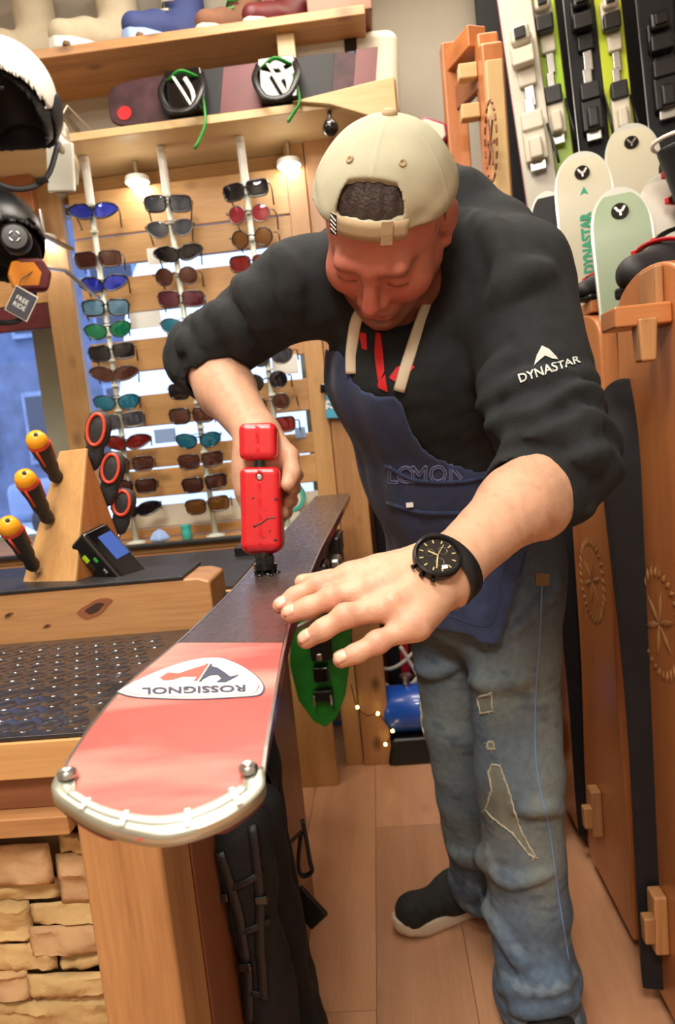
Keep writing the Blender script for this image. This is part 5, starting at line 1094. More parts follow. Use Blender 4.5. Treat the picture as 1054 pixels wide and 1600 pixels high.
# ---- head frame
HC = P(602, 341, .87)
vd = nrm(HC-CAM); rc = nrm(CR-vd*(CR@vd)); uc = np.cross(rc, vd); uc = uc if uc@CU > 0 else -uc
ro, th, ps = math.radians(10), math.radians(52), math.radians(18)
up_ = math.cos(ro)*uc-math.sin(ro)*rc; ri_ = math.cos(ro)*rc+math.sin(ro)*uc
hf = math.cos(th)*(-vd)-math.sin(th)*up_; hu = math.cos(th)*up_-math.sin(th)*vd
hf, hr = math.cos(ps)*hf-math.sin(ps)*ri_, math.cos(ps)*ri_+math.sin(ps)*hf
HA = np.stack([hr, hu, hf], 1)                              # head axes as columns: right(of picture), up, face
H = lambda r, u, f: HC+HA@np.array([r, u, f])
E0 = lambda c, r, k=.02, op='u': ell(H(*c), r, HA, k, op)
hd = [E0((0, .024, -.006), (.076, .079, .088)), E0((0, -.035, .03), (.062, .078, .064), .03),
      cone(H(-.048, -.052, .012), H(-.016, -.1, .07), .026, .02, .03), cone(H(.048, -.052, .012), H(.016, -.1, .07), .026, .02, .03),
      ball(H(0, -.104, .078), .02, .02), ball(H(-.042, -.028, .062), .027, .025), ball(H(.042, -.028, .062), .027, .025),
      cone(H(-.034, .02, .083), H(.034, .02, .083), .013, .013, .018),
      ball(H(-.033, -.004, .106), .016, .014, 's'), ball(H(.033, -.004, .106), .016, .014, 's'),
      ball(H(-.032, -.003, .079), .0135, .005), ball(H(.032, -.003, .079), .0135, .005),
      cone(H(0, .012, .092), H(0, -.031, .112), .0075, .0115, .012), ball(H(-.013, -.036, .100), .0088, .008), ball(H(.013, -.036, .100), .0088, .008),
      ball(H(-.006, -.045, .106), .004, .003, 's'), ball(H(.006, -.045, .106), .004, .003, 's'),
      E0((0, -.071, .085), (.028, .02, .016), .012),
      cone(H(-.018, -.0665, .096), H(.018, -.0665, .096), .0052, .0052, .006), cone(H(-.014, -.077, .094), H(.014, -.077, .094), .0065, .0065, .006),
      cone(H(-.023, -.0715, .098), H(.023, -.0715, .098), .0018, .0018, .004, 's'), cone(H(-.01, -.088, .096), H(.01, -.088, .096), .005, .005, .008, 's')]
for s in (-1, 1):
    ax = np.stack([HA@nrm([1, 0, s*.35]), hu, HA@nrm([-s*.35, 0, 1])], 1)
    hd += [ell(H(s*.081, -.006, -.012), (.008, .032, .019), ax, .006), ell(H(s*.092, -.003, -.008), (.006, .02, .011), ax, .006, 's'), ball(H(s*.077, -.036, -.002), .009, .006)]
# ---- arms and hands (joints in the places the photograph shows)
RS, RE, RWr = P(470, 450, .985), P(316, 556, 1.10), P(404, 682, .955)       # his right arm: shoulder, elbow, wrist
LS, LE, LW = P(795, 445, .95), P(876, 722, .835), P(702, 888, .675)          # his left arm
NK = P(640, 420, 1.01)
arms = chain([RS, RE], [.05, .042]) + [cone(RE, RE*.55+RWr*.45, .044, .043, .02), cone(RE*.55+RWr*.45, RWr, .043, .029, .02)]
arms += chain([LS, LE], [.055, .045]) + [cone(LE, LE*.55+LW*.45, .045, .041, .02), cone(LE*.55+LW*.45, LW, .041, .029, .02)]
arms += [ball(P(846, 800, .79), .03, .03)]
def fing(pts, rs, k=.006): return chain(pts, rs, k)
kn = [P(548, 905, .655), P(582, 922, .635), P(612, 950, .618), P(648, 975, .612)]      # left-hand knuckles: index, middle, ring, little
tipz = [(438, 947, .648), (452, 960, .632), (478, 1000, .612), (532, 1031, .596)]
mid1 = [(498, 914, .654), (518, 934, .632), (540, 962, .610), (590, 1003, .600)]
mid2 = [(462, 932, .652), (480, 950, .631), (504, 984, .608), (556, 1021, .596)]
Lh = []
for kq, a, b, c, r in zip(kn, mid1, mid2, tipz, (.0095, .0102, .0098, .0088)):
    Lh += [cone(LW*.3+kq*.7, kq, r*1.25, r*1.1, .012)]
    Lh += chain([kq, P(*a), P(*b), P(*c)], [r*1.12, r*1.08, r*.95, r*.86], .006)
Lh += [ball(P(*a), r*1.13, .004) for a, r in zip(mid1, (.0095, .0102, .0098, .0088))]
Lh += [cone(LW*.35+kq*.65-CF*.012+CU*.010, kq-CF*.008+CU*.008, .0035, .0045, .008) for kq in kn[1:3]]
wv = nrm(P(690, 930, .66)-P(650, 850, .69))
Lh += [ell(P(640, 915, .652), (.047, .038, .017), np.stack([nrm(LW-kn[1]), nrm(np.cross(np.cross(nrm(LW-kn[1]), kn[3]-kn[0]), nrm(LW-kn[1]))), nrm(np.cross(nrm(LW-kn[1]), kn[3]-kn[0]))], 1), .022),
       cone(P(668, 905, .66), kn[1]*.75+LW*.25, .022, .014, .02), cone(P(672, 925, .655), kn[3], .021, .012, .02), cone(P(668, 885, .668), kn[0], .02, .0125, .02),
       cone(LW, P(672, 900, .662), .028, .025, .02), ball(P(706, 915, .672), .017, .02)]
# thumb reaches under the index, its tip showing beyond it
Lh += chain([P(640, 905, .69), P(570, 905, .705), P(515, 908, .70), P(473, 910, .69)], [.016, .0125, .0105, .009], .01)
# right hand closed on the grip behind the tool
G = lambda px, py, D: P(px, py, D)
Rh = [cone(RWr, P(414, 715, .945), .03, .028, .02), cone(P(398, 712, .95), P(396, 765, .945), .024, .02, .02), cone(P(424, 706, .95), P(440, 722, .94), .022, .02, .02),
      cone(P(404, 730, .95), P(416, 780, .955), .026, .022, .02)]
Rh += [ell(P(388, 742, .955), (.020, .02, .05), np.stack([CR, CF, CU], 1), .02)]
Rh += chain([P(432, 690, .94), P(452, 712, .925), P(456, 738, .91), P(449, 757, .90)], [.0135, .0125, .0115, .010], .006)          # thumb along the near side
for y0, (ex, ey) in zip((738, 762, 784, 806), ((465, 742), (461, 762), (456, 782), (448, 800))):
    Rh += chain([P(388, y0-16, .945), P(398, y0, .985), P(436, y0+2, .99), P(ex-2, ey, .96), P(ex-6, ey+2, .935)], [.0115, .011, .0105, .0098, .0085], .004)
inner = chain([NK, P(650, 520, 1.09), P(700, 720, 1.21), P(742, 850, 1.29)], [.07, .1, .09, .09], .04) + chain([RS, NK, LS], [.05, .055, .05], .03)
HIPL, KNL, ANL = P(800, 890, 1.24), P(808, 1205, 1.18), P(838, 1535, 1.215)
HIPR, KNR, ANR = P(700, 890, 1.34), P(712, 1130, 1.40), P(748, 1385, 1.49)
inner += chain([HIPL, KNL, ANL], [.06, .045, .035]) + chain([HIPR, KNR, ANR], [.06, .045, .035])
neck = [cone(H(0, -.05, -.03), NK, .054, .06, .03)]
skin_prims = hd+neck+arms+Lh+Rh+inner
C_skin, C_red, C_lip, C_brow, C_stub = [np.array(lin(c)) for c in ((206, 160, 132), (186, 98, 82), (176, 92, 82), (84, 56, 42), (118, 78, 64))]
kn_all = np.array(kn+[P(*a) for a in mid1]+[P(*a) for a in tipz])
def skin_col(p):
    q = (p-HC)@HA; c = np.tile(C_skin, (len(p), 1)); hm = np.linalg.norm(q, axis=1) < .16
    mix = lambda c, t, d: c*(1-t[:, None])+d*t[:, None]
    r, u, f = q.T; n = fbm(p, 160)
    c = mix(c, hm*.75*np.ones(len(p)), C_red)  # whole head mixed darker red: flush, plus painted shade and ski bounce
    c = mix(c, hm*.5*np.exp(-((np.abs(r)-.04)**2+(u+.03)**2)/.0006)*(f > 0), C_red)
    c = mix(c, hm*.6*sstep(.1, .118, f)*(u < 0), C_red)
    c = mix(c, hm*.75*sstep(-.05, -.075, u+.012*n)*(f > -.03), C_stub)
    c = mix(c, hm*.7*np.exp(-(r/.03)**2)*np.exp(-((u+.055)/.008)**2)*(f > .06), C_stub)
    c = mix(c, hm*.85*sstep(.027, .018, np.abs(r))*np.exp(-((u+.0715)/.0075)**2)*(f > .085), C_lip)
    bl = np.abs(np.abs(r)-.033)
    c = mix(c, hm*.5*sstep(.026, .02, bl)*np.exp(-((u-.021+.25*bl**2/.02)/.005)**2)*(f > .05), C_brow)
    c = mix(c, hm*.9*sstep(.015, .012, bl)*np.exp(-((u+.0075)/.002)**2)*(f > .06), C_brow)
    c = mix(c, hm*.92*(sstep(.02, -.0, f-.02*n)*(np.abs(r) > .05)*sstep(-.03, .0, u)*(np.abs(r) < .0785)), C_brow)
    for kp in kn_all: c = mix(c, .5*np.exp(-((p-kp)**2).sum(1)/(.014**2)), C_red)
    ar = ~hm
    c = mix(c, ar*.12*(n > .35), C_brow*1.6)
    return c
JW = [(P(*a), nrm(P(*b)-P(*a))) for a, b in zip(mid1, mid2)]+[(P(*a), nrm(P(*c)-P(*a))) for a, c in zip(mid2, tipz)]
def skin_disp(p):
    o = .0004*fbm(p, 220, 3)
    for i, (c, d) in enumerate(JW):
        q = p-c; o = o+(.0007 if i < 4 else .0004)*np.cos((q@d)*1500)*np.exp(-(q**2).sum(-1)/.008**2)
    return o
body = own(soft('body', skin_prims, .0024, M['skin'], None, skin_col, skin_disp, .0015, lo=(-.5, .5, .0), hi=(.55, 1.65, 1.62)))
# nails
_dg = bpy.context.evaluated_depsgraph_get(); _dg.update(); T_body = BVHTree.FromObject(body, _dg)
nl = []
for a, c, nn in ((mid2[1], tipz[1], (0, 1, .3)), (mid2[2], tipz[2], (0, 1, .4)), (mid2[3], tipz[3], (0, 1, .4)), (mid2[0], tipz[0], (0, 1, .3))):
    d = nrm(P(*c)-P(*a)); up = nrm(-CF*.75+CU*.85); up = nrm(up-d*(up@d)); x = np.cross(d, up); h_ = T_body.ray_cast(V(P(*c)-d*.002+up*.03), V(-up)); c0 = np.array(h_[0])+up*.0003 if h_[0] is not None else P(*c)-d*.002+up*.008
    g = [[c0+x*.0062*u*(1-.12*v*v)+d*.0062*v-up*(.0028*u*u+.0012*max(v, 0)**2) for v in (-1, -.5, 0, .5, 1)] for u in (-1, -.6, 0, .6, 1)]
    own(MB().grid(g).build('fingernail', M['nail'], None, smooth=True, solid=.0012))

# ---- cap, hair
CC, CQ = np.array([0, .026, -.008]), np.array([.092, .089, .099])
capk = [E0(CC, CQ)]
cb = np.array([0, .0705, -.060]); cbn = nrm(cb/CQ**2); cbx = np.array([1., 0, 0]); cby = np.cross(cbn, cbx)
plane = lambda q: q[..., 1]-(.043+.36*q[..., 2])
def cap_cut(p):
    q = (p-HC)@HA; return -plane(q)
def cap_hole(p):
    q = (p-HC)@HA; hgt = plane(q)-.014
    e = np.sqrt((q[..., 0]/.041)**2+(np.maximum(hgt, 0)/.046)**2)-1
    d = np.maximum(e*.04, -hgt); d = np.maximum(d, .03-q[..., 2]); return d
def seam(p):
    q = (p-HC)@HA; r, u, f = q.T
    k_ = q-CC-cb; xa, ya_ = k_@cbx, k_@cby; a = np.arctan2(xa, ya_); d = a % (math.pi/3); d = np.minimum(d, math.pi/3-d)
    rad = np.hypot(xa, ya_); s = -.0009*np.exp(-(d*rad/.0016)**2)*(rad > .012)
    return s+.0009*fbm(p, 60, 5)+.0022*np.exp(-((plane(q)-.012)/.01)**2)*np.sin(r*140)*(f < .06)
def cap_col(p):
    q = (p-HC)@HA; r, u, f = q.T; c = np.tile(np.array(lin((174, 172, 148))), (len(p), 1))
    t = (.45*sstep(.01, .07, r+.02*fbm(p, 50))*sstep(.09, .0, plane(q)))[:, None]
    c = c*(1-t)+np.array(lin((150, 116, 78)))*t
    for s in ((-.03, .035), (.028, .035)): pass
    return c
cap = thing('cap', None, None); own(cap)
cap_o = soft('crown', capk+[(cap_cut, .004, 'i'), (cap_hole, .002, 's')], .0019, M['cap_cloth'], None, cap_col, seam, .003, lo=HC-.16, hi=HC+.16)
cap_o.parent = cap; cap.name = 'cap'
def on_cap(r, hgt, out=.0):                                  # a point of the cap's surface above its rim
    lo_, hi_ = 0.0, .14; z = .05
    f = .0
    for it in range(40):
        u = .043+.36*f+hgt; s = 1-(r/(CQ[0]+out))**2-((u-.026)/(CQ[1]+out))**2
        f = .5*f+.5*((CQ[2]+out)*math.sqrt(max(s, 0))-.008)
    return H(r, .043+.36*f+hgt, f)
st = [[on_cap(r, h, .0012) for h in (-.006, .001, .008, .0155)] for r in np.linspace(-.046, .046, 22)]
own_ = lambda o: (setattr(o, 'parent', cap), o)[1]
own_(MB().grid(st).build('strap', M['cap_strap'], None, smooth=True, solid=.003))
bk = [[on_cap(r, h, .004) for h in (-.009, .004, .018)] for r in np.linspace(.017, .03, 5)]
own_(MB().grid(bk).build('buckle', M['cap_strap'], None, solid=.003))
tg = [[on_cap(r, h, .0032) for h in (-.007, .004, .016)] for r in (-.047, -.043, -.0385)]
own_(MB().grid(tg).build('striped_tab', M['gloss_black'], None, solid=.002))
tb = MB()
for k in range(4):
    h0 = -.004+k*.005; tb.grid([[on_cap(-.0465, h0+.003, .0045), on_cap(-.0465, h0+.0045, .0045)], [on_cap(-.039, h0-.001, .0045), on_cap(-.039, h0+.0005, .0045)]])
own_(tb.build('stripe', M['paper_white'], None, solid=.0008)).data
bt = H(*(CC+cb)); B3 = basis(HA@cbx, HA@cby, HA@cbn, bt)
own_(MB().lathe([(.0, .006), (.007, .0055), (.0095, .002), (.009, -.004)][::-1], 18, B3).build('button', M['cap_strap'], None, smooth=True))
for r, h in ((-.03, .078), (.031, .078)):
    ph_ = math.radians(80); l_ = np.array([r, CQ[1]*math.sin(ph_), CQ[2]*math.cos(ph_)]); l_[1:] *= math.sqrt(1-(r/CQ[0])**2); c0 = H(*(CC+l_*1.004)); n0 = nrm(c0-H(0, .034, -.008)); x0 = nrm(np.cross(n0, hu)); Bm = basis(x0, np.cross(n0, x0), n0, c0)
    own_(MB().lathe([(.0048, -.002), (.0048, .001), (.0024, .0014), (.0015, -.002)], 14, Bm).build('eyelet', M['cap_strap'], None, smooth=True))
# brim at the nape
bg_ = [[H(x*(.075-.012*t), .043-.36*.1-.03*t-.018*(x*x), -.085-.075*t*(1-.35*x*x)) for t in np.linspace(0, 1, 6)] for x in np.linspace(-1, 1, 15)]
own_(MB().grid(bg_).build('brim', M['cap_strap'], None, smooth=True, solid=.004))
hair = own(soft('hair', [E0((0, .026, -.007), (.084, .0825, .0935)), (lambda p: -(plane((p-HC)@HA)-.006), .004, 'i')], .0024, M['hair'], None, None,
          lambda p: .0012*np.sin(((p-HC)@HA)[:, 0]*420+3*fbm(p, 60)), .002, lo=HC-.14, hi=HC+.14))

# ---- hoodie
torso = [cone(P(738, 830, 1.29), P(702, 720, 1.20), .148, .138, .05), cone(P(702, 720, 1.20), P(662, 560, 1.075), .138, .142, .05), cone(P(662, 560, 1.075), P(640, 440, 1.03), .142, .105, .05)]
sh = [cone(P(640, 430, 1.03), RS, .09, .066, .05), cone(P(640, 430, 1.03), LS, .095, .083, .05)]
rcuf = RE*.72+RWr*.28; lcuf = P(815, 783, .795)
rd, ld = nrm(RWr-RE), nrm(LW-LE)
sl = [cone(RS, RE, .066, .056, .03), cone(RE, rcuf-rd*.03, .056, .055, .02), ccone(rcuf-rd*.045, rcuf, .0545, .051, .004)]
sl += [cone(LS, LE, .083, .068, .03), cone(LE, lcuf-ld*.04, .068, .062, .02), ccone(lcuf-ld*.055, lcuf, .0595, .055, .004)]
sl += [cone(rcuf-rd*.02, rcuf+rd*.05, .047, .047, .002, 's'), cone(lcuf-ld*.02, lcuf+ld*.05, .051, .051, .002, 's')]
hood = chain([P(722, 318, 1.02), P(770, 372, 1.0), P(778, 430, .96), P(735, 480, .93)], [.042, .052, .045, .03], .03)
hood += chain([P(722, 318, 1.02), P(690, 315, 1.07), P(600, 345, 1.1), P(530, 400, 1.06), P(510, 450, .98)], [.045, .05, .05, .04, .03], .03)
neckhole = [cone(P(630, 420, .97), P(600, 500, .86), .05, .085, .03, 's')]
# cloth folds: raised ridges laid along the creases the photograph shows
def ridge(pts, r, base, k=.022):
    q = [(p[0], p[1], trace(base, p[0], p[1])) for p in smoothpx([p[:2] for p in pts])]; q = [P(*p) for p in q if p[2] is not None and p[2] < 2.2]
    return chain(q, np.concatenate([[r*.4, r*.8], np.full(max(len(q)-4, 0), r), [r*.8, r*.4]]), k) if len(q) > 4 else []
def smoothpx(pts): return [tuple(p) for p in smoothpath(pts, 3)]
folds = []; hood_base = torso+sh+sl[:-2]+hood
for pts, r in (([(785, 655, .80), (830, 632, .785), (890, 640, .78), (940, 690, .80)], .010), ([(790, 690, .785), (835, 668, .77), (890, 682, .77), (930, 730, .79)], .009),
               ([(786, 612, .82), (840, 598, .80), (900, 612, .80), (936, 640, .83)], .010), ([(775, 470, .87), (800, 440, .855), (850, 425, .86)], .012),
               ([(790, 560, .85), (770, 610, .85), (785, 680, .83)], .013), ([(735, 330, .955), (780, 380, .93), (800, 450, .90)], .012),
               ([(300, 500, 1.06), (330, 520, 1.03), (345, 570, 1.03)], .010), ([(325, 482, 1.05), (365, 505, 1.02), (385, 560, 1.02)], .011), ([(370, 440, 1.0), (400, 470, .97), (420, 530, .98)], .012),
               ([(430, 385, .95), (450, 430, .92), (460, 500, .93)], .009), ([(280, 530, 1.08), (310, 545, 1.045), (320, 590, 1.04)], .007)):
    folds += ridge(pts, r, hood_base)
hood_prims = torso+sh+sl[:-2]+hood+neckhole+folds+sl[-2:]
LAX = nrm(LE-LS); RAX = nrm(RE-RS)
def cloth_disp(p):
    tl = (p-LS)@LAX; tr = (p-RS)@RAX; nl_ = fbm(p, 28, 11); L1 = np.linalg.norm(LE-LS); R1 = np.linalg.norm(RE-RS)
    dl = np.linalg.norm(p-LS-np.clip(tl, 0, L1)[:, None]*LAX, axis=1); dr = np.linalg.norm(p-RS-np.clip(tr, 0, R1)[:, None]*RAX, axis=1)
    a = .0042*np.sin(tl*150+3*nl_)*sstep(.14, .24, tl)*(dl < .12)
    b = .0040*np.sin(tr*160+3*nl_)*sstep(.10, .2, tr)*(dr < .10)
    rest = (dl > .1)&(dr > .09)
    cuff = (np.linalg.norm(p-lcuf, axis=1) > .075)&(np.linalg.norm(p-rcuf, axis=1) > .065)
    return (a+b+.003*nl_+.0015*fbm(p, 75, 4))*np.where(cuff, 1, .15)
hoodie = own(soft('hoodie', hood_prims, .0042, M['hoodie'], None, None, cloth_disp, .012, lo=(-.5, .55, .6), hi=(.6, 1.6, 1.62)))

# ---- jeans
lhem, rhem = P(846, 1588, 1.225), P(752, 1398, 1.50)
jl = [cone(P(745, 830, 1.29), P(745, 900, 1.30), .15, .155, .04), cone(HIPL, KNL, .092, .072, .04), cone(KNL, ANL, .072, .07, .03), ccone(ANL-(0, 0, -.02), lhem, .072, .074, .03),
      cone(HIPR, KNR, .095, .068, .02), cone(KNR, ANR, .068, .056, .02), ccone(ANR+(0, 0, .03), rhem, .058, .058, .02)]
jl += [cone(lhem+(0, 0, .03), lhem-(0, 0, .05), .066, .066, .002, 's'), cone(rhem+(0, 0, .02), rhem-(0, 0, .05), .051, .051, .002, 's')]
jf = []
for pts, r in (([(760, 1350, 1.13), (800, 1378, 1.12), (860, 1366, 1.13)], .007), ([(752, 1400, 1.14), (790, 1470, 1.13), (815, 1510, 1.14)], .010), ([(780, 1545, 1.15), (840, 1540, 1.14), (895, 1520, 1.16)], .011),
               ([(790, 1580, 1.16), (840, 1578, 1.15), (897, 1562, 1.17)], .010), ([(735, 1065, 1.14), (775, 1070, 1.12), (830, 1060, 1.13)], .006), ([(880, 1265, 1.14), (850, 1262, 1.12), (810, 1265, 1.115)], .006),
               ([(885, 1310, 1.14), (855, 1312, 1.12)], .006), ([(712, 1290, 1.42), (735, 1320, 1.42)], .016), ([(706, 1330, 1.43), (740, 1345, 1.43), (765, 1335, 1.44)], .014),
               ([(640, 1040, 1.30), (670, 1050, 1.28), (715, 1040, 1.28)], .008), ([(870, 900, 1.2), (850, 940, 1.165), (800, 990, 1.15)], .007)):
    jf += ridge(pts, r, jl[:-2], .02)
C_d = [np.array(lin(c)) for c in ((84, 104, 126), (122, 130, 124), (58, 72, 92), (150, 172, 186))]
def jean_col(p):
    q = proj(p); x, y = q.T; n = fbm(p, 24, 8); c = np.tile(C_d[0], (len(p), 1)); ax = p-HIPL
    z = p[:, 2]; mix = lambda c, t, d: c*(1-t[:, None])+d*t[:, None]
    front = sstep(.04, -.05, p[:, 1]-np.interp(z, [0, .5, .9], [1.12, 1.10, 1.2]))
    c = mix(c, .75*sstep(.12, .35, z+.08*n)*sstep(.95, .6, z)*(.45+.55*sstep(-.4, .4, n)), C_d[1])
    c = mix(c, .8*sstep(.7, .86, z+.03*n), C_d[2])
    c = mix(c, .4*sstep(.25, .6, fbm(p, 90, 9))*sstep(.35, .1, z), C_d[3])
    c = mix(c, .45*sstep(.3, .7, fbm(p*np.array([1, 1, 2.5]), 60, 12)), C_d[2])
    return c
jeans = own(soft('jeans', jl+jf, .004, M['denim'], None, jean_col, lambda p: .0035*fbm(p, 32, 6)+.0035*np.sin(p[:, 2]*75+4*fbm(p, 14, 2))*sstep(.42, .1, p[:, 2]), .009, lo=(-.25, .85, -.01), hi=(.5, 1.75, 1.05)))

# ---- helpers that lay prints and seams on cloth
def tree_of(o):
    dg = bpy.context.evaluated_depsgraph_get(); dg.update(); me = o.evaluated_get(dg).data; mw = o.matrix_world
    return BVHTree.FromPolygons([mw @ v.co for v in me.vertices], [tuple(p.vertices) for p in me.polygons])
T_hood, T_jean = tree_of(hoodie), tree_of(jeans)
def lay(tree, px, py, lift=.0012):                           # the cloth point seen at a spot, lifted off along its normal
    d = V(nrm(ray(px, py))); h = tree.ray_cast(V(CAM), d)
    if h[0] is None: return None
    return h[0]+h[1]*lift
def lay_poly(name, tree, poly, m, lift=.0012, step=3.0, parent=None, solid=0):
    b = bmesh.new(); vs = [b.verts.new((x, y, 0)) for x, y in poly]; f = b.faces.new(vs)
    bmesh.ops.triangulate(b, faces=b.faces)
    for _ in range(6):
        es = [e for e in b.edges if e.calc_length() > step]
        if not es: break
        bmesh.ops.subdivide_edges(b, edges=es, cuts=1, use_grid_fill=False); bmesh.ops.triangulate(b, faces=b.faces)
    b.verts.index_update(); pts = [lay(tree, v.co.x, v.co.y, lift) for v in b.verts]
    fs = [tuple(q.index for q in f.verts) for f in b.faces]
    fs = [f for f in fs if all(pts[i] is not None for i in f) and max((pts[f[i]]-pts[f[i-1]]).length for i in range(3)) < .03]
    b.free(); pts = [p or Vector() for p in pts]
    return own(MB().add(pts, [tuple(reversed(f)) for f in fs]).build(name, m, None, smooth=True, solid=solid))
def lay_line(name, tree, pts, r, m, lift=.001, n=10, ns=6):
    q = [lay(tree, x, y, lift) for x, y in smoothpath(pts, n)]; q = [p for p in q if p is not None]
    if len(q) < 3: return None
    return own(MB().tube(q, r, ns).build(name, m, None, smooth=True))
def lay_text(name, tree, body_, size, c, ang, m, lift=.0014, sx=1.0, step=2.5, bold=0.0):
    vs, fs = text_geo(body_, size, bold); b = bmesh.new(); bv = [b.verts.new((v[0]*sx, v[1], 0)) for v in vs]
    for f in fs:
        try: b.faces.new([bv[i] for i in f])
        except ValueError: pass
    bmesh.ops.triangulate(b, faces=b.faces)
    for _ in range(4):
        es = [e for e in b.edges if e.calc_length() > step*2]
        if not es: break
        bmesh.ops.subdivide_edges(b, edges=es, cuts=1); bmesh.ops.triangulate(b, faces=b.faces)
    b.verts.index_update(); ca, sa = math.cos(ang), math.sin(ang)
    pts = [lay(tree, c[0]+v.co.x*ca-v.co.y*sa*-1*-1+0, c[1]-(v.co.y*ca+v.co.x*sa), lift) for v in b.verts]
    fs = [tuple(q.index for q in f.verts) for f in b.faces]; b.free()
    fs = [f for f in fs if all(pts[i] is not None for i in f)]
    return own(MB().add([p or Vector() for p in pts], fs).build(name, m, None, smooth=True))
# sleeve emblem and lettering
lay_poly('sleeve_emblem', T_hood, [(834, 573), (838, 556), (846, 541), (857, 546), (868, 557), (871, 562), (862, 561), (851, 556), (843, 563)], M['print_grey'], .0015)
lay_text('sleeve_lettering', T_hood, 'DYNASTAR', 17, (857, 578), math.radians(18), M['print_grey'], .0022, sx=1.12, bold=.3)
# red chest print
for poly in ([(586, 520), (594, 522), (598, 550), (601, 580), (592, 600), (588, 575), (585, 550)], [(590, 600), (602, 585), (606, 612), (592, 606)], [(608, 590), (620, 574), (640, 566), (648, 574), (634, 588), (616, 596)], [(560, 518), (572, 522), (574, 548), (566, 545)]):
    lay_poly('chest_print', T_hood, poly, M['print_red'], .002)

# ---- apron (wrapped around torso and thighs, hanging free at its hem)
solid_t = torso+jl[:2]+[cone(HIPL, KNL, .097, .08, .05), cone(HIPR, KNR, .097, .08, .05)]
spine = smoothpath([P(640, 470, 1.05), P(668, 570, 1.09), P(702, 720, 1.20), P(738, 830, 1.28), P(745, 920, 1.29), P(742, 1060, 1.29)], 16)
spine = np.array(spine); nS = len(spine)
bib = [(549, 566), (554, 590), (570, 600), (600, 606), (629, 612), (640, 650), (660, 688), (700, 714), (770, 728), (830, 770), (852, 800), (842, 830), (818, 915), (784, 1024), (726, 1004), (640, 978), (560, 960), (400, 900), (400, 540), (530, 540)]
def inpoly(q, poly):
    x, y = q; c = False; n = len(poly)
    for i in range(n):
        (x0, y0), (x1, y1) = poly[i], poly[i-1]
        if (y0 > y) != (y1 > y) and x < (x1-x0)*(y-y0)/(y1-y0)+x0: c = not c
    return c
na = 72; A0, A1 = math.radians(-118), math.radians(78)
ap = []
for i in range(nS):
    t = nrm(spine[min(i+1, nS-1)]-spine[max(i-1, 0)]); fwd = -CF-t*((-CF)@t); fwd = nrm(fwd); sd = nrm(CR-t*(CR@t)-fwd*(CR@fwd))
    an = np.linspace(A0, A1, na); d = np.cos(an)[:, None]*fwd+np.sin(an)[:, None]*sd
    lo_ = np.zeros(na); hi_ = np.full(na, .4)
    for _ in range(18):
        md = (lo_+hi_)/2; ins = sdf(solid_t, spine[i]+d*md[:, None]) < 0; lo_ = np.where(ins, md, lo_); hi_ = np.where(ins, hi_, md)
    s_ = i/nS; off = .006+.004*np.sin(an*7+s_*5)*sstep(.1, .6, s_)+.003*np.sin(an*16+s_*9)*sstep(.02, .15, s_)*sstep(.7, .3, s_)*sstep(.2, -.4, an)+.006*sstep(.55, 1, s_)*(1+np.sin(an*5+1))
    ap.append(spine[i]+d*(lo_+off)[:, None])
ap = np.array(ap); pr = proj(ap); keep = np.array([[inpoly(pr[i, j], bib) for j in range(na)] for i in range(nS)])
mb = MB(); vs = [tuple(p) for r in ap for p in r]; fs = []
for i in range(nS-1):
    for j in range(na-1):
        if keep[i, j] and keep[i+1, j] and keep[i, j+1] and keep[i+1, j+1]: fs.append((i*na+j, (i+1)*na+j, (i+1)*na+j+1, i*na+j+1))
mb.add(vs, fs); apr = mb.build('apron', M['apron'], None, smooth=True)
bm_ = bmesh.new(); bm_.from_mesh(apr.data); bmesh.ops.delete(bm_, geom=[v for v in bm_.verts if not v.link_faces], context='VERTS')
for _ in range(5):
    bmesh.ops.smooth_vert(bm_, verts=[v for v in bm_.verts if v.is_boundary], factor=.5, use_axis_x=True, use_axis_y=True, use_axis_z=True)
bmesh.ops.recalc_face_normals(bm_, faces=bm_.faces); bm_.to_mesh(apr.data); bm_.free()
q = apr.modifiers.new('thickness', 'SOLIDIFY'); q.thickness = .003; q.offset = 0
own(apr); T_ap = tree_of(apr)
def sub(o, par): o.parent = par; o.matrix_parent_inverse = Matrix.Identity(4); return o
for pts, r in (([(602, 727), (650, 750), (720, 752), (768, 742)], .0035), ([(606, 786), (660, 800), (730, 800), (800, 790)], .004), ([(556, 590), (575, 602), (600, 607), (628, 613)], .0018),
               ([(632, 618), (645, 655), (664, 690), (704, 716)], .0016), ([(822, 862), (800, 950), (782, 1018)], .0018), ([(780, 1016), (730, 1000), (680, 986)], .0018), ([(700, 962), (766, 976), (786, 900), (800, 850)], .0012)):
    o = lay_line('seam', T_ap, pts, r, M['apron'], .0006)
for x, ch in ((613, 'L'), (634, 'O'), (655, 'M'), (684, 'O'), (714, 'N')):
    vs, fs = text_geo(ch, 38); bb = MB(); b2 = bmesh.new(); bv = [b2.verts.new((v[0], v[1], 0)) for v in vs]
    for f in fs:
        try: b2.faces.new([bv[i] for i in f])
        except ValueError: pass
    for e in b2.edges:
        if e.is_boundary:
            a, c = [lay(T_ap, x+v.co.x*.95, 742-v.co.y-(x-680)*.02, .001) for v in e.verts]
            if a is not None and c is not None and (a-c).length < .06 and (a-c).length > 1e-6: bb.tube([a, c], .0011, 4)
    b2.free()
    if bb.v: own(bb.build('stitched_letter', M['thread'], None))
pc = lay(T_ap, 640, 788, .002); own(MB().box(pc, (.012, .006, .008)).build('apron_tag', M['paper_white'], None, bevel=.001))
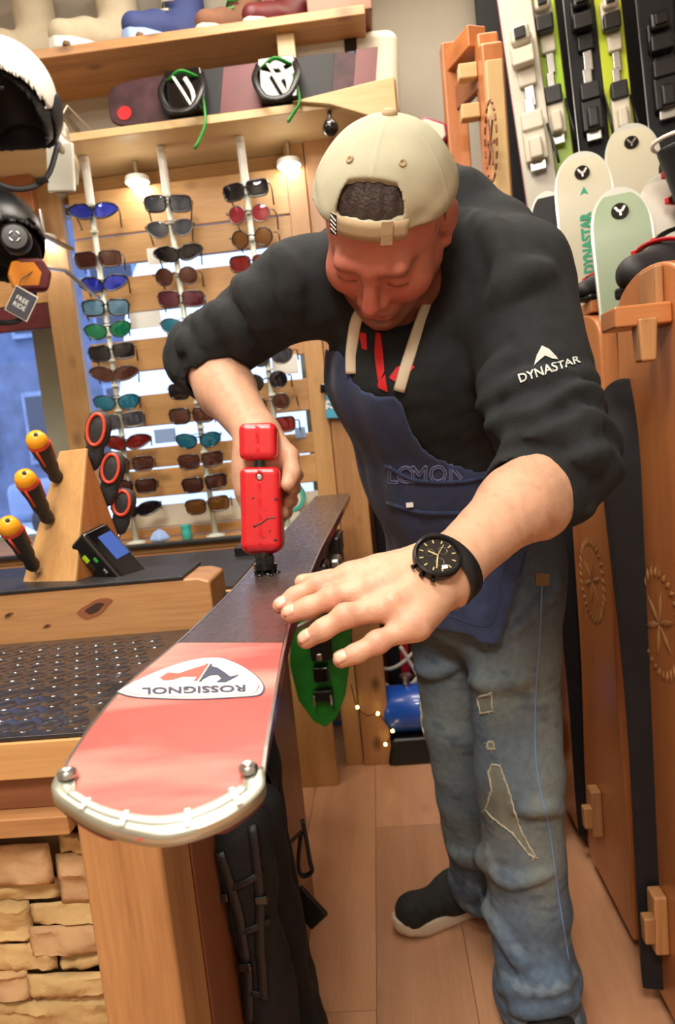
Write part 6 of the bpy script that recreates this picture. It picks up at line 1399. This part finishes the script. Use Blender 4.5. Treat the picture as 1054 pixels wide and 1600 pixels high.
# neck straps
for pts in ([(551, 584, .93), (552, 540, .915), (558, 490, .93), (590, 440, .96)], [(624, 610, .925), (640, 560, .905), (660, 505, .915), (672, 474, .93)]):
    pp = []
    for x, y, D in smoothpath(pts, 8):
        h = T_hood.ray_cast(V(CAM), V(nrm(ray(x, y)))); q = h[0]+h[1]*.004 if (h[0] is not None and (h[0]-V(CAM)).length < D*1.12) else V(P(x, y, D)); pp.append(np.array(q))
    for _ in range(3): pp = [pp[0]]+[(pp[i-1]+2*pp[i]+pp[i+1])/4 for i in range(1, len(pp)-1)]+[pp[-1]]
    own(MB().tube(pp, .0085, 8, flat=.22, up=-CF).build('neck_strap', M['strap_cream'], None, smooth=True))

# ---- jeans details: rips, seam, label
def ragged(pts, amp, seed):
    r = random.Random(seed); out = []
    for i in range(len(pts)):
        (x0, y0), (x1, y1) = pts[i], pts[(i+1) % len(pts)]; n = max(2, int(math.hypot(x1-x0, y1-y0)/5))
        for k in range(n): t = k/n; out.append((x0+(x1-x0)*t+r.uniform(-amp, amp), y0+(y1-y0)*t+r.uniform(-amp, amp)))
    return out
mk('worn_skin', (120, 126, 116), .9, var=.15, scale=60)
RIPS = [([(768, 1194), (781, 1197), (797, 1242), (811, 1291), (836, 1340), (825, 1334), (800, 1301), (770, 1278), (759, 1264), (768, 1236), (764, 1207)], 'tall ragged knee rip'),
        ([(746, 1090), (767, 1082), (770, 1111), (752, 1115)], 'small square rip above the knee'), ([(761, 1161), (770, 1158), (773, 1170), (763, 1171)], None), ([(650, 1088), (657, 1096), (659, 1130), (665, 1156), (656, 1148), (649, 1110)], None)]
for k, (pl_, lb_) in enumerate(RIPS):
    o = lay_poly('rip_opening', T_jean, ragged(pl_, .6, k+9), M['worn_skin'], .0010)
    if lb_: o['label'] = lb_
    r_ = random.Random(k); rim = [lay(T_jean, x, y, .0016) for x, y in ragged(pl_, .9, k)]; rim = [q for q in rim if q is not None]
    if len(rim) > 5: own(MB().tube([np.array(q) for q in rim], [r_.uniform(.0008, .0022) for _ in rim], 5, closed=True).build('frayed_edge', M['fray'], None, smooth=True))
    th_ = MB(); n = len(pl_)
    for i in range(n*4):
        (x0, y0), (x1, y1) = pl_[i % n], pl_[(i+1) % n]; u_ = r_.random(); x, y = x0+(x1-x0)*u_, y0+(y1-y0)*u_; a_, b_ = lay(T_jean, x, y, .001), lay(T_jean, x+r_.uniform(-5, 5), y+r_.uniform(-2, 5), .0025)
        if a_ is not None and b_ is not None and (a_-b_).length < .02: th_.tube([np.array(a_), np.array(b_)], .0005, 4)
    if th_.v: tag(own(th_.build('loose_threads', M['fray'], None)), kind='stuff')
mk('seam_blue', (110, 140, 176), .8)
lay_line('side_seam', T_jean, [(846, 915), (842, 1000), (836, 1100), (838, 1200), (858, 1300), (872, 1400), (888, 1500)], .0016, M['seam_blue'], .0005)
lay_poly('pocket_label', T_jean, [(836, 895), (858, 897), (857, 916), (836, 915)], M['tan_leather'], .002)
# ---- shoes
def shoe(toe, heel, name='shoe'):
    toe = np.asarray(toe, float); heel = np.asarray(heel, float); d = nrm(toe-heel); L = np.linalg.norm(toe-heel); s = np.array([-d[1], d[0], 0]); z = np.array([0, 0, 1.])
    Q = lambda t, y, h: heel+d*t*L+s*y+z*h
    A = np.stack([d, s, z], 1)
    t_ = thing(name, None, None); own(t_)
    up = [cone(Q(.16, 0, .055), Q(.5, 0, .05), .036, .038, .03), cone(Q(.5, 0, .05), Q(.84, .004, .04), .038, .03, .03), cone(Q(.14, 0, .05), Q(.18, 0, .1), .034, .036, .03), cone(Q(.45, 0, .06), Q(.24, 0, .1), .034, .034, .03), ball(Q(.84, 0, .04), .034, .03),
          cone(Q(.2, 0, .1), Q(.2, 0, .16), .028, .03, .004, 's'), half(Q(0, 0, .022), -z)]
    o = soft('upper', up, .0035, M['shoe'], None, None, lambda p: .0008*fbm(p, 200), .001, lo=np.minimum(toe, heel)-.08, hi=np.maximum(toe, heel)+(.08, .08, .2)); o.parent = t_
    pl = [(.02, .0), (.06, .026), (.2, .034), (.4, .032), (.6, .038), (.78, .042), (.92, .034), (.99, .016), (1.01, 0), (.99, -.016), (.92, -.034), (.78, -.042), (.6, -.038), (.4, -.032), (.2, -.034), (.06, -.026)]
    b = MB(); n = len(pl); vs = []
    for h, g in ((.0, .97), (.008, 1), (.028, 1.0), (.032, .95)):
        for x, y in pl: vs.append(Q(.5+(x-.5)*(1+(g-1)*.3), y*g, h+.012*max(0, x-.8)/.2*(1 if h < .01 else .6)))
    fs = [(r*n+i, r*n+(i+1) % n, (r+1)*n+(i+1) % n, (r+1)*n+i) for r in range(3) for i in range(n)]+[tuple(reversed(range(n))), tuple(range(3*n, 4*n))]
    o = b.add(vs, fs).build('sole', M['sole'], None, smooth=True, recalc=True); o.parent = t_
    lc = MB()
    for k in range(5):
        t = .34+k*.075; h = .098-k*.010; lc.tube([Q(t, -.026, h-.014), Q(t+.012, -.01, h), Q(t+.012, .01, h), Q(t, .026, h-.014)], .0022, 6)
    lc.tube([Q(.3, .005, .11), Q(.33, .02, .125), Q(.37, .012, .115)], .002, 6); lc.tube([Q(.3, -.005, .11), Q(.31, -.03, .12), Q(.36, -.03, .1)], .002, 6)
    o = lc.build('laces', M['strap_black'], None, smooth=True); o.parent = t_
    return t_
sh1 = shoe((-.055, 1.375, 0), (.215, 1.475, 0))
sh2 = shoe((.175, .90, 0), (.232, 1.165, 0))

# ---- watch
wt = thing('watch', None, None); own(wt); wt['label'] = 'black chronograph with leather-lined strap'
wc = P(683, 869, .632); wn = nrm(-CF*.80+CU*.62+CR*.05); wx = nrm(np.cross(CU, wn)); wx = nrm(wx*math.cos(.15)+np.cross(wn, wx)*math.sin(.15)); wy = np.cross(wn, wx); WB = basis(wx*1.07, wy*1.07, wn*1.07, wc)
mk('watch_black', (26, 25, 26), .3, .6)
mk('dial', (24, 22, 20), .35)
mk('hand_gold', (226, 206, 150), .3, .5)
wp = lambda o: (setattr(o, 'parent', wt), o)[1]
wp(MB().lathe([(.0195, -.009), (.0215, -.006), (.0222, 0), (.0215, .0025), (.0195, .0035), (.0182, .0022), (.018, .0005)], 40, WB).build('case', M['watch_black'], None, smooth=True, angle=40))
wp(MB().lathe([(.0001, .0006), (.0183, .0006), (.0184, .0004)], 40, WB).build('dial', M['dial'], None))
ix = MB()
for k in range(12):
    a = math.pi/6*k; R_ = Matrix.Rotation(a, 4, 'Z'); p0 = WB @ (R_ @ Vector((0, .0148, .0011))); ix.box(p0, (.0011, .0034, .0005), (WB.to_3x3() @ R_.to_3x3()))
wp(ix.build('hour_marks', M['hand_gold'], None))
for a, l, wd in ((math.radians(160), .015, .0012), (math.radians(52), .010, .0014), (math.radians(-40), .014, .0006)):
    R_ = Matrix.Rotation(a, 4, 'Z'); wp(MB().box(WB @ (R_ @ Vector((0, l*.42, .0016))), (wd, l, .0004), WB.to_3x3() @ R_.to_3x3()).build('watch_hand', M['hand_gold'], None))
for x, y in ((-.006, .004), (.006, .004), (0, -.007)):
    wp(MB().tube([WB @ Vector((x+.0038*math.cos(t), y+.0038*math.sin(t), .0012)) for t in np.linspace(0, 6.28, 20)], .00025, 4).build('subdial', M['steel'], None))
wp(MB().box(WB @ Vector((.003, -.0125, .0012)), (.005, .0035, .0003), WB.to_3x3()).build('date_window', M['paper_white'], None))
for a in (195, 220, 245):
    R_ = Matrix.Rotation(math.radians(a), 4, 'Z'); d = WB.to_3x3() @ (R_ @ Vector((1, 0, 0))); c0 = WB @ Vector((0, 0, -.002)); wp(MB().tube([np.array(c0+d*.021), np.array(c0+d*.0240), np.array(c0+d*.0240)+1e-5, np.array(c0+d*.0256)], [.0016, .0016, .0024, .0024], 10).build('pusher', M['watch_black'], None, smooth=True))
# strap: a loop around the wrist
fa = nrm(LE-LW); cc = LW+fa*.008; u1 = nrm(wn-fa*(wn@fa)); u2 = np.cross(fa, u1)
cc = cc*.6+(wc-u1*.036)*.4
ring = [cc+u1*math.cos(t)*.0345+u2*math.sin(t)*.037 for t in np.linspace(0, 2*math.pi, 36, endpoint=False)]
wp(MB().tube(ring, .0105, 8, flat=.2, up=None, closed=True).build('strap', M['strap_black'], None, smooth=True)) if False else None
gs = []
for t in np.linspace(0, 2*math.pi, 40, endpoint=False):
    c_ = cc+u1*math.cos(t)*.0345+u2*math.sin(t)*.0375; n_ = u1*math.cos(t)+u2*math.sin(t)
    gs.append([c_-fa*.0105, c_-fa*.009+n_*.0022, c_+fa*.009+n_*.0022, c_+fa*.0105, c_+fa*.009-n_*.001, c_-fa*.009-n_*.001, c_-fa*.0105])
wp(MB().grid(gs, close_u=True).build('strap', M['strap_black'], None, smooth=True))
te = [P(695, 930, .655), P(705, 940, .652), P(718, 945, .65)]
wp(MB().tube(te, [.011, .0105, .006], 8, flat=.2, up=-CF).build('strap_end', M['tan_leather'], None, smooth=True))
# ================================================================== black bags hanging from the bench side
t = thing('gear_bag', 'black soft gear bag hanging below the ski, beside the bench post', 'bag', (-.17, 1.0, .0))
bp = [cone((-.215, .80, .62), (-.215, .86, .12), .035, .04, .04), cone((-.22, .93, .58), (-.212, .98, .10), .030, .042, .04), cone((-.236, 1.08, .64), (-.226, 1.1, .12), .018, .030, .03), cone((-.228, .76, .74), (-.232, 1.12, .72), .014, .012, .03), ell((-.212, .93, .13), (.045, .15, .11), None, .04), half((0, 0, .004), (0, 0, -1)), half((-.2425, 0, 0), (-1, 0, 0))]
o = soft('body', [(lambda p, f=f: f(p+np.array([-.17, 1.0, 0])), k, op) for f, k, op in bp], .007, M['bag_fabric'], None, None, lambda p: .008*fbm(p, 30, 2)+.005*fbm(p, 75, 3), .02, lo=(-.2, -.4, -.02), hi=(.2, .45, .85)); o.parent = t
def ad(pts, D): return [P(x, y, D)-np.array([-.17, 1.0, 0]) for x, y in pts]
for pts, D, r_, fl_ in (([(472, 1282), (478, 1310), (484, 1345), (487, 1362), (472, 1368), (466, 1350), (470, 1300)], 1.28, .008, .5), ([(436, 1250), (440, 1330), (448, 1400), (444, 1440)], 1.18, .010, .3), ([(405, 1190), (425, 1215), (432, 1260), (438, 1300)], 1.12, .009, .35), ([(425, 1440), (440, 1480), (452, 1520)], 1.2, .009, .35),
                       ([(300, 1352), (345, 1362), (385, 1368)], .92, .0012, 1), ([(350, 1390), (385, 1365), (420, 1345)], .92, .0012, 1)):
    MB().tube(smoothpath(ad(pts, D), 6), r_, 8, flat=fl_).build('strap', M['strap_black'], t, smooth=True)
for (xa, ya_), (xb, yb_), D, w_ in (((458, 1395), (500, 1440), 1.32, .045), ((440, 1522), (488, 1532), 1.25, .03), ((446, 1540), (482, 1552), 1.25, .022)):
    a, b_ = ad([(xa, ya_), (xb, yb_)], D); MB().bar(a, b_, w_, .012, up=-CF).build('buckle', M['black_plastic'], t, bevel=.004)

T_bag = tree_of(o)
rb = random.Random(11)
for i, pts in enumerate(([(300, 1340), (335, 1420), (345, 1520), (352, 1598)], [(345, 1330), (372, 1420), (388, 1520), (392, 1598)], [(392, 1290), (402, 1380), (405, 1470), (412, 1560)], [(318, 1450), (350, 1458), (390, 1450), (420, 1436)], [(330, 1560), (370, 1548), (410, 1552)], [(305, 1380), (340, 1390), (380, 1378), (410, 1360)])):
    q = [lay(T_bag, x, y, .003) for x, y in smoothpath(pts, 8)]; q = [np.array(p)-np.array([-.17, 1.0, 0]) for p in q if p is not None]
    if len(q) > 4: MB().tube(q, .0065 if i < 3 else .0045, 8, flat=.3, up=-CF).build('webbing', M['strap_black'], t, smooth=True)
for x, y in ((345, 1500), (386, 1505), (404, 1400), (352, 1396)):
    q = lay(T_bag, x, y, .006)
    if q is not None: MB().box(q-Vector((-.17, 1.0, 0)), (.018, .008, .012)).build('strap_buckle', M['gloss_black'], t, bevel=.003)

for pa_, pb_, r_ in (((425, 1372, 1.16), (462, 1398, 1.32), .007), ((430, 1320, 1.14), (470, 1300, 1.28), .005), ((415, 1505, 1.16), (442, 1522, 1.25), .007), ((418, 1530, 1.16), (448, 1541, 1.25), .006)):
    a_, b_ = P(*pa_)-np.array([-.17, 1.0, 0]), P(*pb_)-np.array([-.17, 1.0, 0]); MB().tube([a_, (a_+b_)/2+np.array([0, 0, -.01]), b_], r_, 8, flat=.4).build('webbing', M['strap_black'], t, smooth=True)
